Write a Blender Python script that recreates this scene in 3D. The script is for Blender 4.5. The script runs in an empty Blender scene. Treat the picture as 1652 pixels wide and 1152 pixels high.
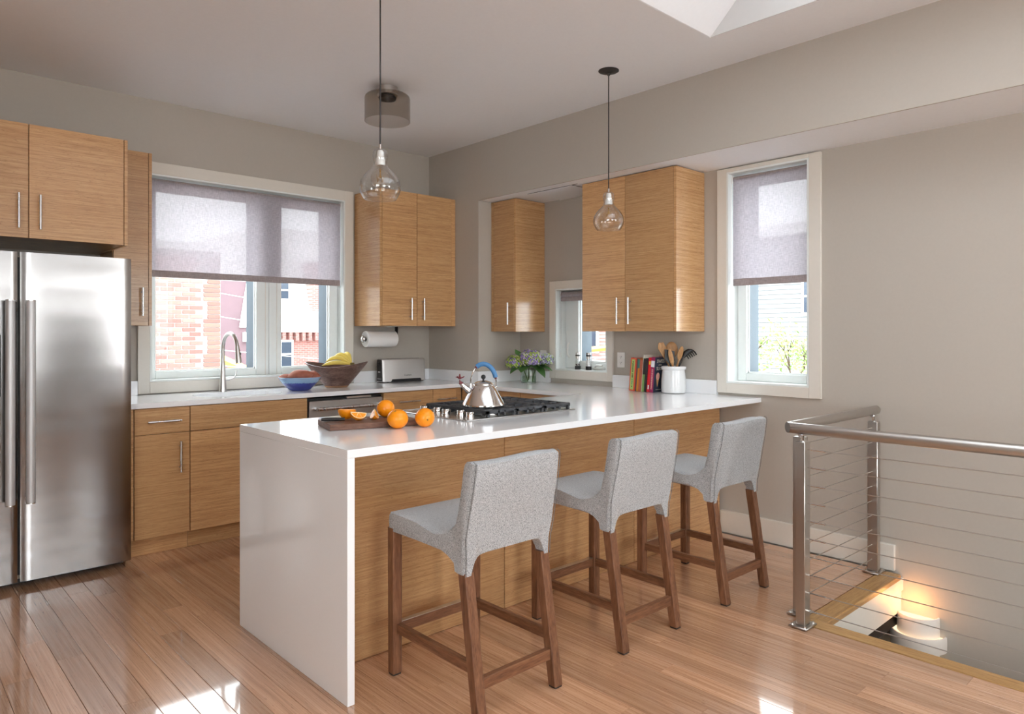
import bpy, bmesh, math, random
from mathutils import Vector, Matrix, Quaternion, noise as mnoise
random.seed(7)
PI = math.pi
scene = bpy.context.scene
COL = scene.collection

# ------------------------------------------------------------------ camera
ANG = math.radians(47.1308)            # room X axis lies this far right of the view direction
cam = bpy.data.cameras.new('camera')
cam.sensor_width = 36.0
cam.lens = 36.0 * 1135.61 / 1652.0
cam.shift_y = -(576.0 - 536.65) / 1652.0
cam.clip_start, cam.clip_end = 0.05, 400
cam_o = bpy.data.objects.new('camera', cam); COL.objects.link(cam_o)
cam_o.location = (0, 0, 1.336)
cam_o.rotation_euler = (PI / 2, 0, -(PI / 2 - ANG))
scene.camera = cam_o

# ------------------------------------------------------------------ world: even overcast sky
w = bpy.data.worlds.new('overcast_sky'); scene.world = w; w.use_nodes = True
bg = w.node_tree.nodes['Background']
bg.inputs[0].default_value = (0.91, 0.96, 1.0, 1)
bg.inputs[1].default_value = 7.5

# ------------------------------------------------------------------ area lights: fill added at unseen windows; the transom one gives the refrigerator's reflection
def area(name, loc, rot, sx, sy, power, color):
    l = bpy.data.lights.new(name, 'AREA'); l.shape = 'RECTANGLE'; l.size = sx; l.size_y = sy
    l.energy = power; l.color = color
    o = bpy.data.objects.new(name, l); COL.objects.link(o); o.location = loc; o.rotation_euler = rot
    return o
AREA_TINT = (1.0, 0.985, 0.968)
area('added_fill_corner', (3.68, -2.97, 1.65), (PI/2, 0, 0), 1.0, 1.5, 20, AREA_TINT)
area('added_fill_rear', (.55, -2.97, 1.60), (PI/2, 0, 0), 1.5, 1.7, 22, AREA_TINT)
area('daylight_transom_window', (2.35, -2.97, 2.05), (PI/2, 0, 0), 1.4, .34, 5, AREA_TINT)
area('added_fill_side', (-2.27, -1.3, 1.60), (0, -PI/2, 0), 1.7, 2.6, 24, AREA_TINT)

vs = scene.view_settings
vs.view_transform = 'Standard'; vs.look = 'None'; vs.gamma = 1.0; vs.use_curve_mapping = False
vs.exposure = 0.14
cy = scene.cycles
cy.max_bounces = 8; cy.diffuse_bounces = 4; cy.glossy_bounces = 4; cy.transmission_bounces = 4
cy.transparent_max_bounces = 16; cy.caustics_reflective = False; cy.caustics_refractive = False
cy.adaptive_threshold = .03; cy.sample_clamp_indirect = 6.0

# ------------------------------------------------------------------ materials
MATS = {}
def nodes_of(name):
    m = bpy.data.materials.new(name); m.use_nodes = True
    nt = m.node_tree; b = nt.nodes['Principled BSDF']
    MATS[name] = m
    return m, nt, b
def N(nt, kind, **kw):
    n = nt.nodes.new(kind)
    for k, v in kw.items(): setattr(n, k, v)
    return n
def ramp(nt, stops):
    r = N(nt, 'ShaderNodeValToRGB'); e = r.color_ramp.elements
    while len(e) < len(stops): e.new(0.5)
    for i, (p, c) in enumerate(stops):
        e[i].position = p; e[i].color = (*c, 1)
    return r
def srgb(r, g, b):
    f = lambda v: (v/255/12.92 if v/255 <= .04045 else ((v/255+.055)/1.055)**2.4)
    return (f(r), f(g), f(b))
def plain(name, col, rough=.5, metal=0., var=.03, scale=30, bump=0., spec=.5, coat=0., stretch=(1,1,1), coat_rough=.1):
    m, nt, b = nodes_of(name)
    tc = N(nt, 'ShaderNodeTexCoord'); mp = N(nt, 'ShaderNodeMapping'); mp.inputs['Scale'].default_value = stretch
    nz = N(nt, 'ShaderNodeTexNoise'); nz.inputs['Scale'].default_value = scale; nz.inputs['Detail'].default_value = 4
    nt.links.new(tc.outputs['Object'], mp.inputs[0]); nt.links.new(mp.outputs[0], nz.inputs['Vector'])
    r = ramp(nt, [(.3, tuple(c*(1-var) for c in col)), (.7, tuple(min(1, c*(1+var)) for c in col))])
    nt.links.new(nz.outputs['Fac'], r.inputs[0]); nt.links.new(r.outputs[0], b.inputs['Base Color'])
    b.inputs['Roughness'].default_value = rough; b.inputs['Metallic'].default_value = metal
    b.inputs['Specular IOR Level'].default_value = spec
    if coat: b.inputs['Coat Weight'].default_value = coat; b.inputs['Coat Roughness'].default_value = coat_rough
    if bump:
        bp = N(nt, 'ShaderNodeBump'); bp.inputs['Strength'].default_value = bump; bp.inputs['Distance'].default_value = .002
        nt.links.new(nz.outputs['Fac'], bp.inputs['Height']); nt.links.new(bp.outputs[0], b.inputs['Normal'])
    return m
def wood(name, dark, mid, light, stretch, rough=.35, coat=0., fine=1.0, rnd=.12, knots=True, coat_rough=.1, spec=.4):
    """strips of grain; the long axis is the one with the small stretch value; tone shifts a little from piece to piece"""
    m, nt, b = nodes_of(name); L = nt.links
    tc = N(nt, 'ShaderNodeTexCoord'); oi = N(nt, 'ShaderNodeObjectInfo')
    off = N(nt, 'ShaderNodeVectorMath', operation='SCALE'); off.inputs[0].default_value = (3.1, 5.7, 9.3)
    L.new(oi.outputs['Random'], off.inputs['Scale'])
    add = N(nt, 'ShaderNodeVectorMath', operation='ADD'); L.new(tc.outputs['Object'], add.inputs[0]); L.new(off.outputs[0], add.inputs[1])
    mp = N(nt, 'ShaderNodeMapping'); mp.inputs['Scale'].default_value = stretch; L.new(add.outputs[0], mp.inputs[0])
    n1 = N(nt, 'ShaderNodeTexNoise'); n1.inputs['Scale'].default_value = 1.0; n1.inputs['Detail'].default_value = 5; n1.inputs['Roughness'].default_value = .62
    L.new(mp.outputs[0], n1.inputs['Vector'])
    mp2 = N(nt, 'ShaderNodeMapping'); mp2.inputs['Scale'].default_value = tuple(s*(4.2 if s > 10 else 7.0)*fine for s in stretch); L.new(add.outputs[0], mp2.inputs[0])
    n2 = N(nt, 'ShaderNodeTexNoise'); n2.inputs['Scale'].default_value = 1.0; n2.inputs['Detail'].default_value = 2
    L.new(mp2.outputs[0], n2.inputs['Vector'])
    mx = N(nt, 'ShaderNodeMath', operation='MULTIPLY_ADD'); mx.inputs[1].default_value = .42; L.new(n2.outputs['Fac'], mx.inputs[0])
    sc = N(nt, 'ShaderNodeMath', operation='MULTIPLY'); sc.inputs[1].default_value = .62; L.new(n1.outputs['Fac'], sc.inputs[0]); L.new(sc.outputs[0], mx.inputs[2])
    r = ramp(nt, [(.36, dark), (.52, mid), (.70, light)]); L.new(mx.outputs[0], r.inputs[0])
    # dark little nodes
    out = r.outputs[0]
    if knots:
        mp3 = N(nt, 'ShaderNodeMapping'); mp3.inputs['Scale'].default_value = tuple((260 if s > 10 else 55) for s in stretch); L.new(add.outputs[0], mp3.inputs[0])
        n3 = N(nt, 'ShaderNodeTexNoise'); n3.inputs['Scale'].default_value = 1.0; n3.inputs['Detail'].default_value = 1; L.new(mp3.outputs[0], n3.inputs['Vector'])
        r3 = ramp(nt, [(.66, (1,1,1)), (.76, (.62,.55,.48))]); L.new(n3.outputs['Fac'], r3.inputs[0])
        mm = N(nt, 'ShaderNodeMixRGB', blend_type='MULTIPLY'); mm.inputs[0].default_value = .75
        L.new(out, mm.inputs[1]); L.new(r3.outputs[0], mm.inputs[2]); out = mm.outputs[0]
    hv = N(nt, 'ShaderNodeHueSaturation'); L.new(out, hv.inputs['Color'])
    mr = N(nt, 'ShaderNodeMapRange'); mr.inputs['To Min'].default_value = 1-rnd; mr.inputs['To Max'].default_value = 1+rnd
    L.new(oi.outputs['Random'], mr.inputs['Value']); L.new(mr.outputs[0], hv.inputs['Value'])
    L.new(hv.outputs[0], b.inputs['Base Color'])
    b.inputs['Roughness'].default_value = rough; b.inputs['Specular IOR Level'].default_value = spec
    if coat: b.inputs['Coat Weight'].default_value = coat; b.inputs['Coat Roughness'].default_value = coat_rough
    bp = N(nt, 'ShaderNodeBump'); bp.inputs['Strength'].default_value = .08; bp.inputs['Distance'].default_value = .001
    L.new(mx.outputs[0], bp.inputs['Height']); L.new(bp.outputs[0], b.inputs['Normal'])
    return m
def thin_glass(name, tint=(1,1,1), refl=1.0, rough=0.0, ior=1.5):
    m = bpy.data.materials.new(name); m.use_nodes = True; nt = m.node_tree; nt.nodes.clear(); MATS[name] = m
    o = N(nt, 'ShaderNodeOutputMaterial'); mix = N(nt, 'ShaderNodeMixShader')
    t = N(nt, 'ShaderNodeBsdfTransparent'); t.inputs[0].default_value = (*tint, 1)
    g = N(nt, 'ShaderNodeBsdfGlossy'); g.inputs['Roughness'].default_value = rough
    fr = N(nt, 'ShaderNodeFresnel'); ge = N(nt, 'ShaderNodeNewGeometry'); mr = N(nt, 'ShaderNodeMapRange')   # same reflectance on both faces of the thin wall
    mr.inputs['To Min'].default_value = ior; mr.inputs['To Max'].default_value = 1/ior
    nt.links.new(ge.outputs['Backfacing'], mr.inputs['Value']); nt.links.new(mr.outputs[0], fr.inputs['IOR'])
    mu = N(nt, 'ShaderNodeMath', operation='MULTIPLY'); mu.inputs[1].default_value = refl
    nt.links.new(fr.outputs[0], mu.inputs[0]); nt.links.new(mu.outputs[0], mix.inputs[0])
    nt.links.new(t.outputs[0], mix.inputs[1]); nt.links.new(g.outputs[0], mix.inputs[2]); nt.links.new(mix.outputs[0], o.inputs[0])
    return m
def emit(name, col, strength):
    m = bpy.data.materials.new(name); m.use_nodes = True; nt = m.node_tree; nt.nodes.clear(); MATS[name] = m
    o = N(nt, 'ShaderNodeOutputMaterial'); e = N(nt, 'ShaderNodeEmission'); e.inputs[0].default_value = (*col, 1); e.inputs[1].default_value = strength
    nt.links.new(e.outputs[0], o.inputs[0]); return m
def island(name, stops, rough=.6, transl=0.):
    """colour differs from leaf to leaf"""
    m, nt, b = nodes_of(name)
    g = N(nt, 'ShaderNodeNewGeometry'); r = ramp(nt, stops); r.color_ramp.interpolation = 'LINEAR'
    nt.links.new(g.outputs['Random Per Island'], r.inputs[0]); nt.links.new(r.outputs[0], b.inputs['Base Color'])
    b.inputs['Roughness'].default_value = rough
    return m
def steel(name, col, rough, axis_scale, aniso_bump=.0, rmin=None):
    m, nt, b = nodes_of(name)
    tc = N(nt, 'ShaderNodeTexCoord'); mp = N(nt, 'ShaderNodeMapping'); mp.inputs['Scale'].default_value = axis_scale
    nz = N(nt, 'ShaderNodeTexNoise'); nz.inputs['Scale'].default_value = 1.0; nz.inputs['Detail'].default_value = 2
    nt.links.new(tc.outputs['Object'], mp.inputs[0]); nt.links.new(mp.outputs[0], nz.inputs['Vector'])
    mr = N(nt, 'ShaderNodeMapRange'); mr.inputs['To Min'].default_value = rough*.85; mr.inputs['To Max'].default_value = rough*1.15
    nt.links.new(nz.outputs['Fac'], mr.inputs['Value']); nt.links.new(mr.outputs[0], b.inputs['Roughness'])
    b.inputs['Base Color'].default_value = (*col, 1); b.inputs['Metallic'].default_value = 1
    if aniso_bump:
        n2 = N(nt, 'ShaderNodeTexNoise'); n2.inputs['Scale'].default_value = 1.0; n2.inputs['Detail'].default_value = 1
        m2 = N(nt, 'ShaderNodeMapping'); m2.inputs['Scale'].default_value = (.55, .55, 7.5)
        nt.links.new(tc.outputs['Object'], m2.inputs[0]); nt.links.new(m2.outputs[0], n2.inputs['Vector'])
        bp = N(nt, 'ShaderNodeBump'); bp.inputs['Strength'].default_value = aniso_bump; bp.inputs['Distance'].default_value = .01
        nt.links.new(n2.outputs['Fac'], bp.inputs['Height']); nt.links.new(bp.outputs[0], b.inputs['Normal'])
    return m

plain('wall_paint', srgb(187,179,169), .75, var=.012, scale=60, bump=.03)
plain('ceiling_paint', srgb(242,243,246), .85, var=.01, scale=60, bump=.02)
plain('trim_paint', srgb(226,220,210), .4, var=.01, scale=40)
plain('rear_paint', srgb(92,80,70), .7, var=.03)
plain('shaft_shade_paint', srgb(205,203,201), .8, var=.01)  # darker ceiling paint: the shade on one well face put into colour
plain('stair_paint', srgb(205,198,188), .6, var=.02)
plain('vinyl_white', srgb(236,240,238), .35, var=.01)
plain('slate_cladding', srgb(66,82,94), .5, var=.06)
wood('bamboo', srgb(174,128,84), srgb(202,156,108), srgb(219,179,131), (2.4,2.4,135), .3, coat=.35, coat_rough=.16)
wood('bamboo_end', srgb(174,128,84), srgb(202,156,108), srgb(219,179,131), (2.4,2.4,135), .2, coat=.5, coat_rough=.14, rnd=.04)
wood('bamboo_floor', srgb(168,123,92), srgb(197,150,116), srgb(217,174,142), (70,1.1,70), .25, coat=1., rnd=.19, coat_rough=.05)
MATS['bamboo_floor'].node_tree.nodes['Principled BSDF'].inputs['Coat IOR'].default_value = 1.65
wood('oak', srgb(150,108,60), srgb(178,136,84), srgb(196,156,104), (40,2.2,40), .4, coat=.2)
wood('oak_cross', srgb(150,108,60), srgb(178,136,84), srgb(196,156,104), (2.2,40,40), .4, coat=.2)
wood('walnut', srgb(88,56,38), srgb(120,80,56), srgb(143,102,74), (60,60,3.5), .42, rnd=.08, knots=False)
wood('walnut_cross', srgb(88,56,38), srgb(120,80,56), srgb(143,102,74), (3.5,60,60), .42, rnd=.08, knots=False)
wood('walnut_long', srgb(88,56,38), srgb(120,80,56), srgb(143,102,74), (60,3.5,60), .42, rnd=.08, knots=False)
wood('board_walnut', srgb(80,52,40), srgb(110,76,60), srgb(134,98,80), (5,70,70), .5, rnd=.0, knots=False)
wood('bowl_wood', srgb(82,58,50), srgb(112,84,74), srgb(136,108,96), (14,14,40), .45, rnd=0, knots=False)
plain('bark_rim', srgb(196,150,112), .6, var=.1)
wood('spoon_wood', srgb(150,106,66), srgb(184,138,92), srgb(204,162,116), (50,50,6), .5, knots=False)
plain('quartz', srgb(245,246,248), .12, var=.008, scale=220, coat=.2)
steel('brushed_steel', (.37,.355,.35), .19, (6,6,420), aniso_bump=.22)
steel('satin_steel', (.66,.64,.62), .3, (60,60,60))
steel('dishwasher_steel', (.56,.55,.54), .36, (6,6,420))
steel('toaster_steel', (.74,.73,.72), .5, (30,30,300))
steel('rail_steel', (.52,.49,.46), .33, (200,200,30))
steel('polished_steel', (.80,.79,.78), .05, (20,20,20))
steel('handle_steel', (.74,.74,.76), .28, (40,40,10))
plain('fridge_handle_steel', (.62,.62,.63), .38, metal=.4, var=.02, stretch=(1,1,.05))
plain('black_plastic', (.012,.012,.013), .4, var=.1)
plain('dark_gap', (.012,.010,.009), .8, var=.1)
plain('cast_iron', (.055,.057,.063), .5, var=.15, scale=200, bump=.1)
plain('white_plastic', srgb(238,236,232), .35, var=.01)
plain('paper', srgb(243,241,239), .9, var=.015, scale=200, bump=.06)
plain('ceramic_white', srgb(232,233,234), .15, var=.008, coat=.4)
plain('blue_rubber', srgb(74,128,178), .5, var=.04)
plain('red_plastic', srgb(110,26,38), .35, var=.05)
plain('black_rubber', (.02,.02,.022), .5, var=.1)
plain('orange_peel', srgb(255,150,8), .38, var=.06, scale=160, bump=.35, coat=.1)
plain('orange_flesh', srgb(255,158,40), .3, var=.1, scale=90, bump=.15)
plain('orange_pith', srgb(250,220,170), .6, var=.04)
plain('navel', srgb(120,96,40), .7, var=.2)
plain('banana_skin', srgb(242,218,112), .45, var=.05, scale=18)
plain('banana_tip', srgb(120,104,52), .6, var=.1)
plain('potato_skin', srgb(168,98,76), .65, var=.13, scale=38, bump=.3)
plain('black_lacquer', (.018,.016,.016), .45, var=.1)
plain('cable_black', (.02,.018,.018), .55, var=.1)
plain('leaf_green', srgb(78,120,60), .5, var=.22, scale=24, bump=.15)
plain('stem_green', srgb(88,122,62), .5, var=.1)
plain('brass_filament', srgb(190,150,80), .3, metal=1.)
plain('sconce_ceramic', srgb(236,226,216), .6, var=.01)
plain('peppercorn', srgb(62,40,34), .8, var=.4, scale=300)
plain('salt', srgb(245,245,245), .8, var=.02)
plain('smoke_steel', srgb(150,138,124), .3, metal=1., var=.04)
island('floret', [(0.,srgb(120,90,178)),(.28,srgb(168,142,206)),(.5,srgb(206,192,220)),(.62,srgb(186,200,110)),(.85,srgb(168,190,76)),(1.,srgb(222,226,190))])
island('floret_green', [(0.,srgb(150,178,60)),(.5,srgb(186,204,96)),(.7,srgb(206,206,160)),(.84,srgb(136,104,184)),(1.,srgb(170,150,206))])
island('floret_pale', [(0.,srgb(196,204,226)),(.35,srgb(214,220,214)),(.6,srgb(178,200,96)),(.85,srgb(150,130,196)),(1.,srgb(220,224,226))])
island('tree_leaf', [(0.,srgb(110,140,60)),(.5,srgb(140,166,84)),(1.,srgb(176,190,120))])
thin_glass('pane', (.97,.985,.98), .25)
thin_glass('skylight_glass', (.62,.625,.63), .8)
thin_glass('clear_glass', (.972,.972,.972), 1.5, .0)
thin_glass('vase_glass', (.86,.90,.87), 1.3)
thin_glass('smoked_glass', (.82,.795,.765), .7, .04)
thin_glass('bulb_glass', (.97,.94,.89), 1.0)
thin_glass('water', (.80,.88,.80), .3)
emit('sconce_glow', (1.0,.74,.46), 1.5)
# heathered fabric
def fabric(name, a, c, scale, rough=.95, threads=True):
    m, nt, b = nodes_of(name); L = nt.links
    tc = N(nt, 'ShaderNodeTexCoord')
    mp = N(nt, 'ShaderNodeMapping'); mp.inputs['Scale'].default_value = (scale, scale, scale*.38); L.new(tc.outputs['Object'], mp.inputs[0])
    n1 = N(nt, 'ShaderNodeTexNoise'); n1.inputs['Scale'].default_value = 1; n1.inputs['Detail'].default_value = 3; L.new(mp.outputs[0], n1.inputs['Vector'])
    r = ramp(nt, [(.38, a), (.56, c)]); L.new(n1.outputs['Fac'], r.inputs[0]); L.new(r.outputs[0], b.inputs['Base Color'])
    b.inputs['Roughness'].default_value = rough; b.inputs['Sheen Weight'].default_value = .25
    bp = N(nt, 'ShaderNodeBump'); bp.inputs['Strength'].default_value = .35; bp.inputs['Distance'].default_value = .002
    L.new(n1.outputs['Fac'], bp.inputs['Height']); L.new(bp.outputs[0], b.inputs['Normal'])
    return m
fabric('grey_fabric', srgb(120,122,125), srgb(192,194,196), 620)
fabric('seam_fabric', srgb(92,92,94), srgb(130,130,130), 300)
# translucent woven roller blind
def blind_mat(name, col, tr, see=0.):
    m = bpy.data.materials.new(name); m.use_nodes = True; nt = m.node_tree; nt.nodes.clear(); L = nt.links; MATS[name] = m
    o = N(nt, 'ShaderNodeOutputMaterial'); mix = N(nt, 'ShaderNodeMixShader'); mix.inputs[0].default_value = tr
    d = N(nt, 'ShaderNodeBsdfDiffuse'); t = N(nt, 'ShaderNodeBsdfTranslucent')
    tc = N(nt, 'ShaderNodeTexCoord')
    cs = []
    for st in ((30,30,260), (260,260,30)):
        mp = N(nt, 'ShaderNodeMapping'); mp.inputs['Scale'].default_value = st; L.new(tc.outputs['Object'], mp.inputs[0])
        nz = N(nt, 'ShaderNodeTexNoise'); nz.inputs['Scale'].default_value = 1; nz.inputs['Detail'].default_value = 3; L.new(mp.outputs[0], nz.inputs['Vector']); cs.append(nz)
    ad = N(nt, 'ShaderNodeMath', operation='ADD'); L.new(cs[0].outputs['Fac'], ad.inputs[0]); L.new(cs[1].outputs['Fac'], ad.inputs[1])
    hf = N(nt, 'ShaderNodeMath', operation='MULTIPLY'); hf.inputs[1].default_value = .5; L.new(ad.outputs[0], hf.inputs[0])
    r = ramp(nt, [(.38, tuple(c*.80 for c in col)), (.62, tuple(min(1, c*1.10) for c in col))]); L.new(hf.outputs[0], r.inputs[0])
    L.new(r.outputs[0], d.inputs[0]); L.new(r.outputs[0], t.inputs[0])
    L.new(d.outputs[0], mix.inputs[1]); L.new(t.outputs[0], mix.inputs[2])
    tp = N(nt, 'ShaderNodeBsdfTransparent'); m2 = N(nt, 'ShaderNodeMixShader'); m2.inputs[0].default_value = see; L.new(mix.outputs[0], m2.inputs[1]); L.new(tp.outputs[0], m2.inputs[2]); L.new(m2.outputs[0], o.inputs[0])
blind_mat('blind_weave', srgb(206,200,206), .52, .22)
blind_mat('blind_hem', srgb(176,164,164), .08)
# speckled blue glaze: pale band on cobalt
def glaze():
    m, nt, b = nodes_of('blue_glaze'); L = nt.links
    tc = N(nt, 'ShaderNodeTexCoord'); sp = N(nt, 'ShaderNodeSeparateXYZ'); L.new(tc.outputs['Object'], sp.inputs[0])
    nz = N(nt, 'ShaderNodeTexNoise'); nz.inputs['Scale'].default_value = 90; L.new(tc.outputs['Object'], nz.inputs['Vector'])
    ma = N(nt, 'ShaderNodeMath', operation='MULTIPLY_ADD'); ma.inputs[1].default_value = .018; L.new(nz.outputs['Fac'], ma.inputs[0]); L.new(sp.outputs['Z'], ma.inputs[2])
    r = ramp(nt, [(.055, srgb(58,66,140)), (.0655, srgb(58,70,146)), (.068, srgb(132,164,198)), (.09, srgb(146,174,204))]); L.new(ma.outputs[0], r.inputs[0])
    L.new(r.outputs[0], b.inputs['Base Color']); b.inputs['Roughness'].default_value = .15
glaze()
def brick_mat(name, a, c):
    m, nt, b = nodes_of(name); L = nt.links
    oi = N(nt, 'ShaderNodeObjectInfo'); r = ramp(nt, [(0., a), (1., c)]); L.new(oi.outputs['Random'], r.inputs[0])
    tc = N(nt, 'ShaderNodeTexCoord'); nz = N(nt, 'ShaderNodeTexNoise'); nz.inputs['Scale'].default_value = 25; L.new(tc.outputs['Object'], nz.inputs['Vector'])
    mx = N(nt, 'ShaderNodeMixRGB', blend_type='MULTIPLY'); mx.inputs[0].default_value = .25; L.new(r.outputs[0], mx.inputs[1]); L.new(nz.outputs['Color'], mx.inputs[2])
    L.new(mx.outputs[0], b.inputs['Base Color']); b.inputs['Roughness'].default_value = .9
brick_mat('brick_red', srgb(164,100,92), srgb(192,134,122))
brick_mat('brick_brown', srgb(134,98,90), srgb(160,122,108))
plain('mortar', srgb(176,168,164), .95, var=.04, scale=20)
def brickwall_mat(name, a, c, mo, sc):
    m, nt, b = nodes_of(name); L = nt.links
    tc = N(nt, 'ShaderNodeTexCoord'); mp = N(nt, 'ShaderNodeMapping'); mp.inputs['Rotation'].default_value = (PI/2, 0, 0); L.new(tc.outputs['Object'], mp.inputs[0])
    br = N(nt, 'ShaderNodeTexBrick'); br.inputs['Scale'].default_value = sc; br.inputs['Color1'].default_value = (*a,1); br.inputs['Color2'].default_value = (*c,1); br.inputs['Mortar'].default_value = (*mo,1)
    br.inputs['Mortar Size'].default_value = .03; br.inputs['Brick Width'].default_value = .6; br.inputs['Row Height'].default_value = .21
    L.new(mp.outputs[0], br.inputs['Vector']); L.new(br.outputs[0], b.inputs['Base Color']); b.inputs['Roughness'].default_value = .9
brickwall_mat('far_brick', srgb(156,100,94), srgb(168,114,106), srgb(172,146,140), 3.0)
plain('mauve_slate', srgb(120,98,104), .8, var=.06, scale=3)
plain('white_clapboard', srgb(150,152,153), .7, var=.02)
plain('white_stone', srgb(238,236,232), .8, var=.02)
plain('house_glass', srgb(60,70,84), .1, var=.1)
plain('street', srgb(196,196,196), .9, var=.05, scale=1)
plain('lift_yellow', srgb(240,190,96), .5, var=.04)
plain('bark', srgb(96,78,64), .9, var=.2)
BOOKC = dict(book_orange=(214,84,56), book_grey=(96,92,96), book_mustard=(208,136,36), book_terra=(176,92,68), book_green=(122,160,86), book_black=(38,32,34), book_red=(222,40,48), book_magenta=(156,34,90), book_navy=(44,52,70), print_lime=(170,196,110), print_teal=(60,130,120), print_cream=(236,226,204), print_dark=(60,50,44), print_pink=(238,178,160), print_cone=(214,160,100), print_brown=(84,52,44), print_yellow=(238,190,60), print_white=(236,236,238), pages=(226,220,208))
for k, v in BOOKC.items(): plain(k, srgb(*v), .5, var=.03)

# ------------------------------------------------------------------ mesh helpers
class MB:
    """collects shapes, then links them as ONE mesh object"""
    def __init__(s): s.v = []; s.f = []; s.sm = []
    def add(s, vs_, fs, smooth=False):
        n = len(s.v); s.v += [tuple(v) for v in vs_]; s.f += [tuple(n+i for i in f) for f in fs]; s.sm += [smooth]*len(fs); return s
    def box(s, x0, x1, y0, y1, z0, z1, b=0.0):
        x0, x1 = min(x0,x1), max(x0,x1); y0, y1 = min(y0,y1), max(y0,y1); z0, z1 = min(z0,z1), max(z0,z1)
        if b <= 0:
            vv = [(x,y,z) for z in (z0,z1) for y in (y0,y1) for x in (x0,x1)]
            return s.add(vv, [(0,2,3,1),(4,5,7,6),(0,1,5,4),(2,6,7,3),(0,4,6,2),(1,3,7,5)])
        b = min(b, (x1-x0)*.45, (y1-y0)*.45, (z1-z0)*.45)
        X, Y, Z = (x0,x1), (y0,y1), (z0,z1); vv = []; idx = {}
        for i in (0,1):
            for j in (0,1):
                for k in (0,1):
                    sx, sy, sz = (1-2*i)*b, (1-2*j)*b, (1-2*k)*b
                    for a, p in enumerate(((X[i], Y[j]+sy, Z[k]+sz), (X[i]+sx, Y[j], Z[k]+sz), (X[i]+sx, Y[j]+sy, Z[k]))):
                        idx[i,j,k,a] = len(vv); vv.append(p)
        F = []
        for i in (0,1): F.append((idx[i,0,0,0], idx[i,1,0,0], idx[i,1,1,0], idx[i,0,1,0]))
        for j in (0,1): F.append((idx[0,j,0,1], idx[1,j,0,1], idx[1,j,1,1], idx[0,j,1,1]))
        for k in (0,1): F.append((idx[0,0,k,2], idx[1,0,k,2], idx[1,1,k,2], idx[0,1,k,2]))
        for i in (0,1):
            for j in (0,1): F.append((idx[i,j,0,0], idx[i,j,1,0], idx[i,j,1,1], idx[i,j,0,1]))
            for k in (0,1): F.append((idx[i,0,k,0], idx[i,1,k,0], idx[i,1,k,2], idx[i,0,k,2]))
        for j in (0,1):
            for k in (0,1): F.append((idx[0,j,k,1], idx[1,j,k,1], idx[1,j,k,2], idx[0,j,k,2]))
        for i in (0,1):
            for j in (0,1):
                for k in (0,1): F.append((idx[i,j,k,0], idx[i,j,k,1], idx[i,j,k,2]))
        return s.add(vv, F)
    def loft(s, rings, caps=True, closed=False, smooth=True):
        n = len(rings[0]); vv = [p for r in rings for p in r]; F = []
        m = len(rings)
        for i in range(m if closed else m-1):
            for j in range(n):
                F.append((i*n+j, i*n+(j+1)%n, ((i+1)%m)*n+(j+1)%n, ((i+1)%m)*n+j))
        n0 = len(s.v); s.add(vv, F, smooth)
        if caps and not closed:
            s.f += [tuple(n0+j for j in range(n)), tuple(n0+(m-1)*n+j for j in range(n))]; s.sm += [False, False]
        return s
    def tube(s, pts, r, n=12, closed=False, smooth=True):
        pts = [Vector(p) for p in pts]; m = len(pts); rs = r if isinstance(r, (list,tuple)) else [r]*m
        rings = []; up = None
        for i, p in enumerate(pts):
            a = pts[i-1] if (i or closed) else pts[0]; b_ = pts[(i+1) % m] if (i < m-1 or closed) else pts[-1]
            t = (b_-a).normalized()
            if up is None:
                up = Vector((0,0,1)) if abs(t.z) < .9 else Vector((1,0,0))
            u = (up - t*up.dot(t)).normalized(); up = u; v = t.cross(u)
            rings.append([p + (u*math.cos(2*PI*k/n) + v*math.sin(2*PI*k/n))*rs[i] for k in range(n)])
        return s.loft(rings, True, closed, smooth)
    def cyl(s, a, b, r, n=16, r2=None): return s.tube([a, b], [r, r if r2 is None else r2], n)
    def lathe(s, prof, c=(0,0,0), n=32, a0=0., a1=2*PI, caps=True, smooth=True):
        full = abs(a1-a0-2*PI) < 1e-6; k = n if full else n+1
        rings = [[(c[0]+r*math.cos(a0+(a1-a0)*j/n), c[1]+r*math.sin(a0+(a1-a0)*j/n), c[2]+z) for j in range(k)] for r, z in prof]
        if full: return s.loft(rings, caps and prof[0][0] > 1e-4, False, smooth)
        n0 = len(s.v); m = len(rings); F = []
        for i in range(m-1):
            for j in range(k-1): F.append((i*k+j, i*k+j+1, (i+1)*k+j+1, (i+1)*k+j))
        return s.add([p for r in rings for p in r], F, smooth)
    def prism(s, poly, axis, a0, a1):
        """poly of (u,v) extruded along axis: x -> (y,z), y -> (x,z), z -> (x,y)"""
        def P(u, v, a): return {'x': (a,u,v), 'y': (u,a,v), 'z': (u,v,a)}[axis]
        n = len(poly); vv = [P(u,v,a0) for u,v in poly] + [P(u,v,a1) for u,v in poly]
        F = [tuple(range(n)), tuple(range(n,2*n))] + [(i,(i+1)%n,n+(i+1)%n,n+i) for i in range(n)]
        return s.add(vv, F)
    def sphere(s, c, r, n=20, m=12, rot=None):
        rx, ry, rz = r if isinstance(r, (tuple,list)) else (r,r,r)
        rings = []
        for i in range(m+1):
            th = PI*i/m; z = -math.cos(th); q = max(math.sin(th), 1e-3)
            ring = []
            for j in range(n):
                p = Vector((rx*q*math.cos(2*PI*j/n), ry*q*math.sin(2*PI*j/n), rz*z))
                if rot: p = rot @ p
                ring.append(p + Vector(c))
            rings.append(ring)
        return s.loft(rings, True, False, True)
    def xf(s, M):
        s.v = [tuple(M @ Vector(p)) for p in s.v]; return s
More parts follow.
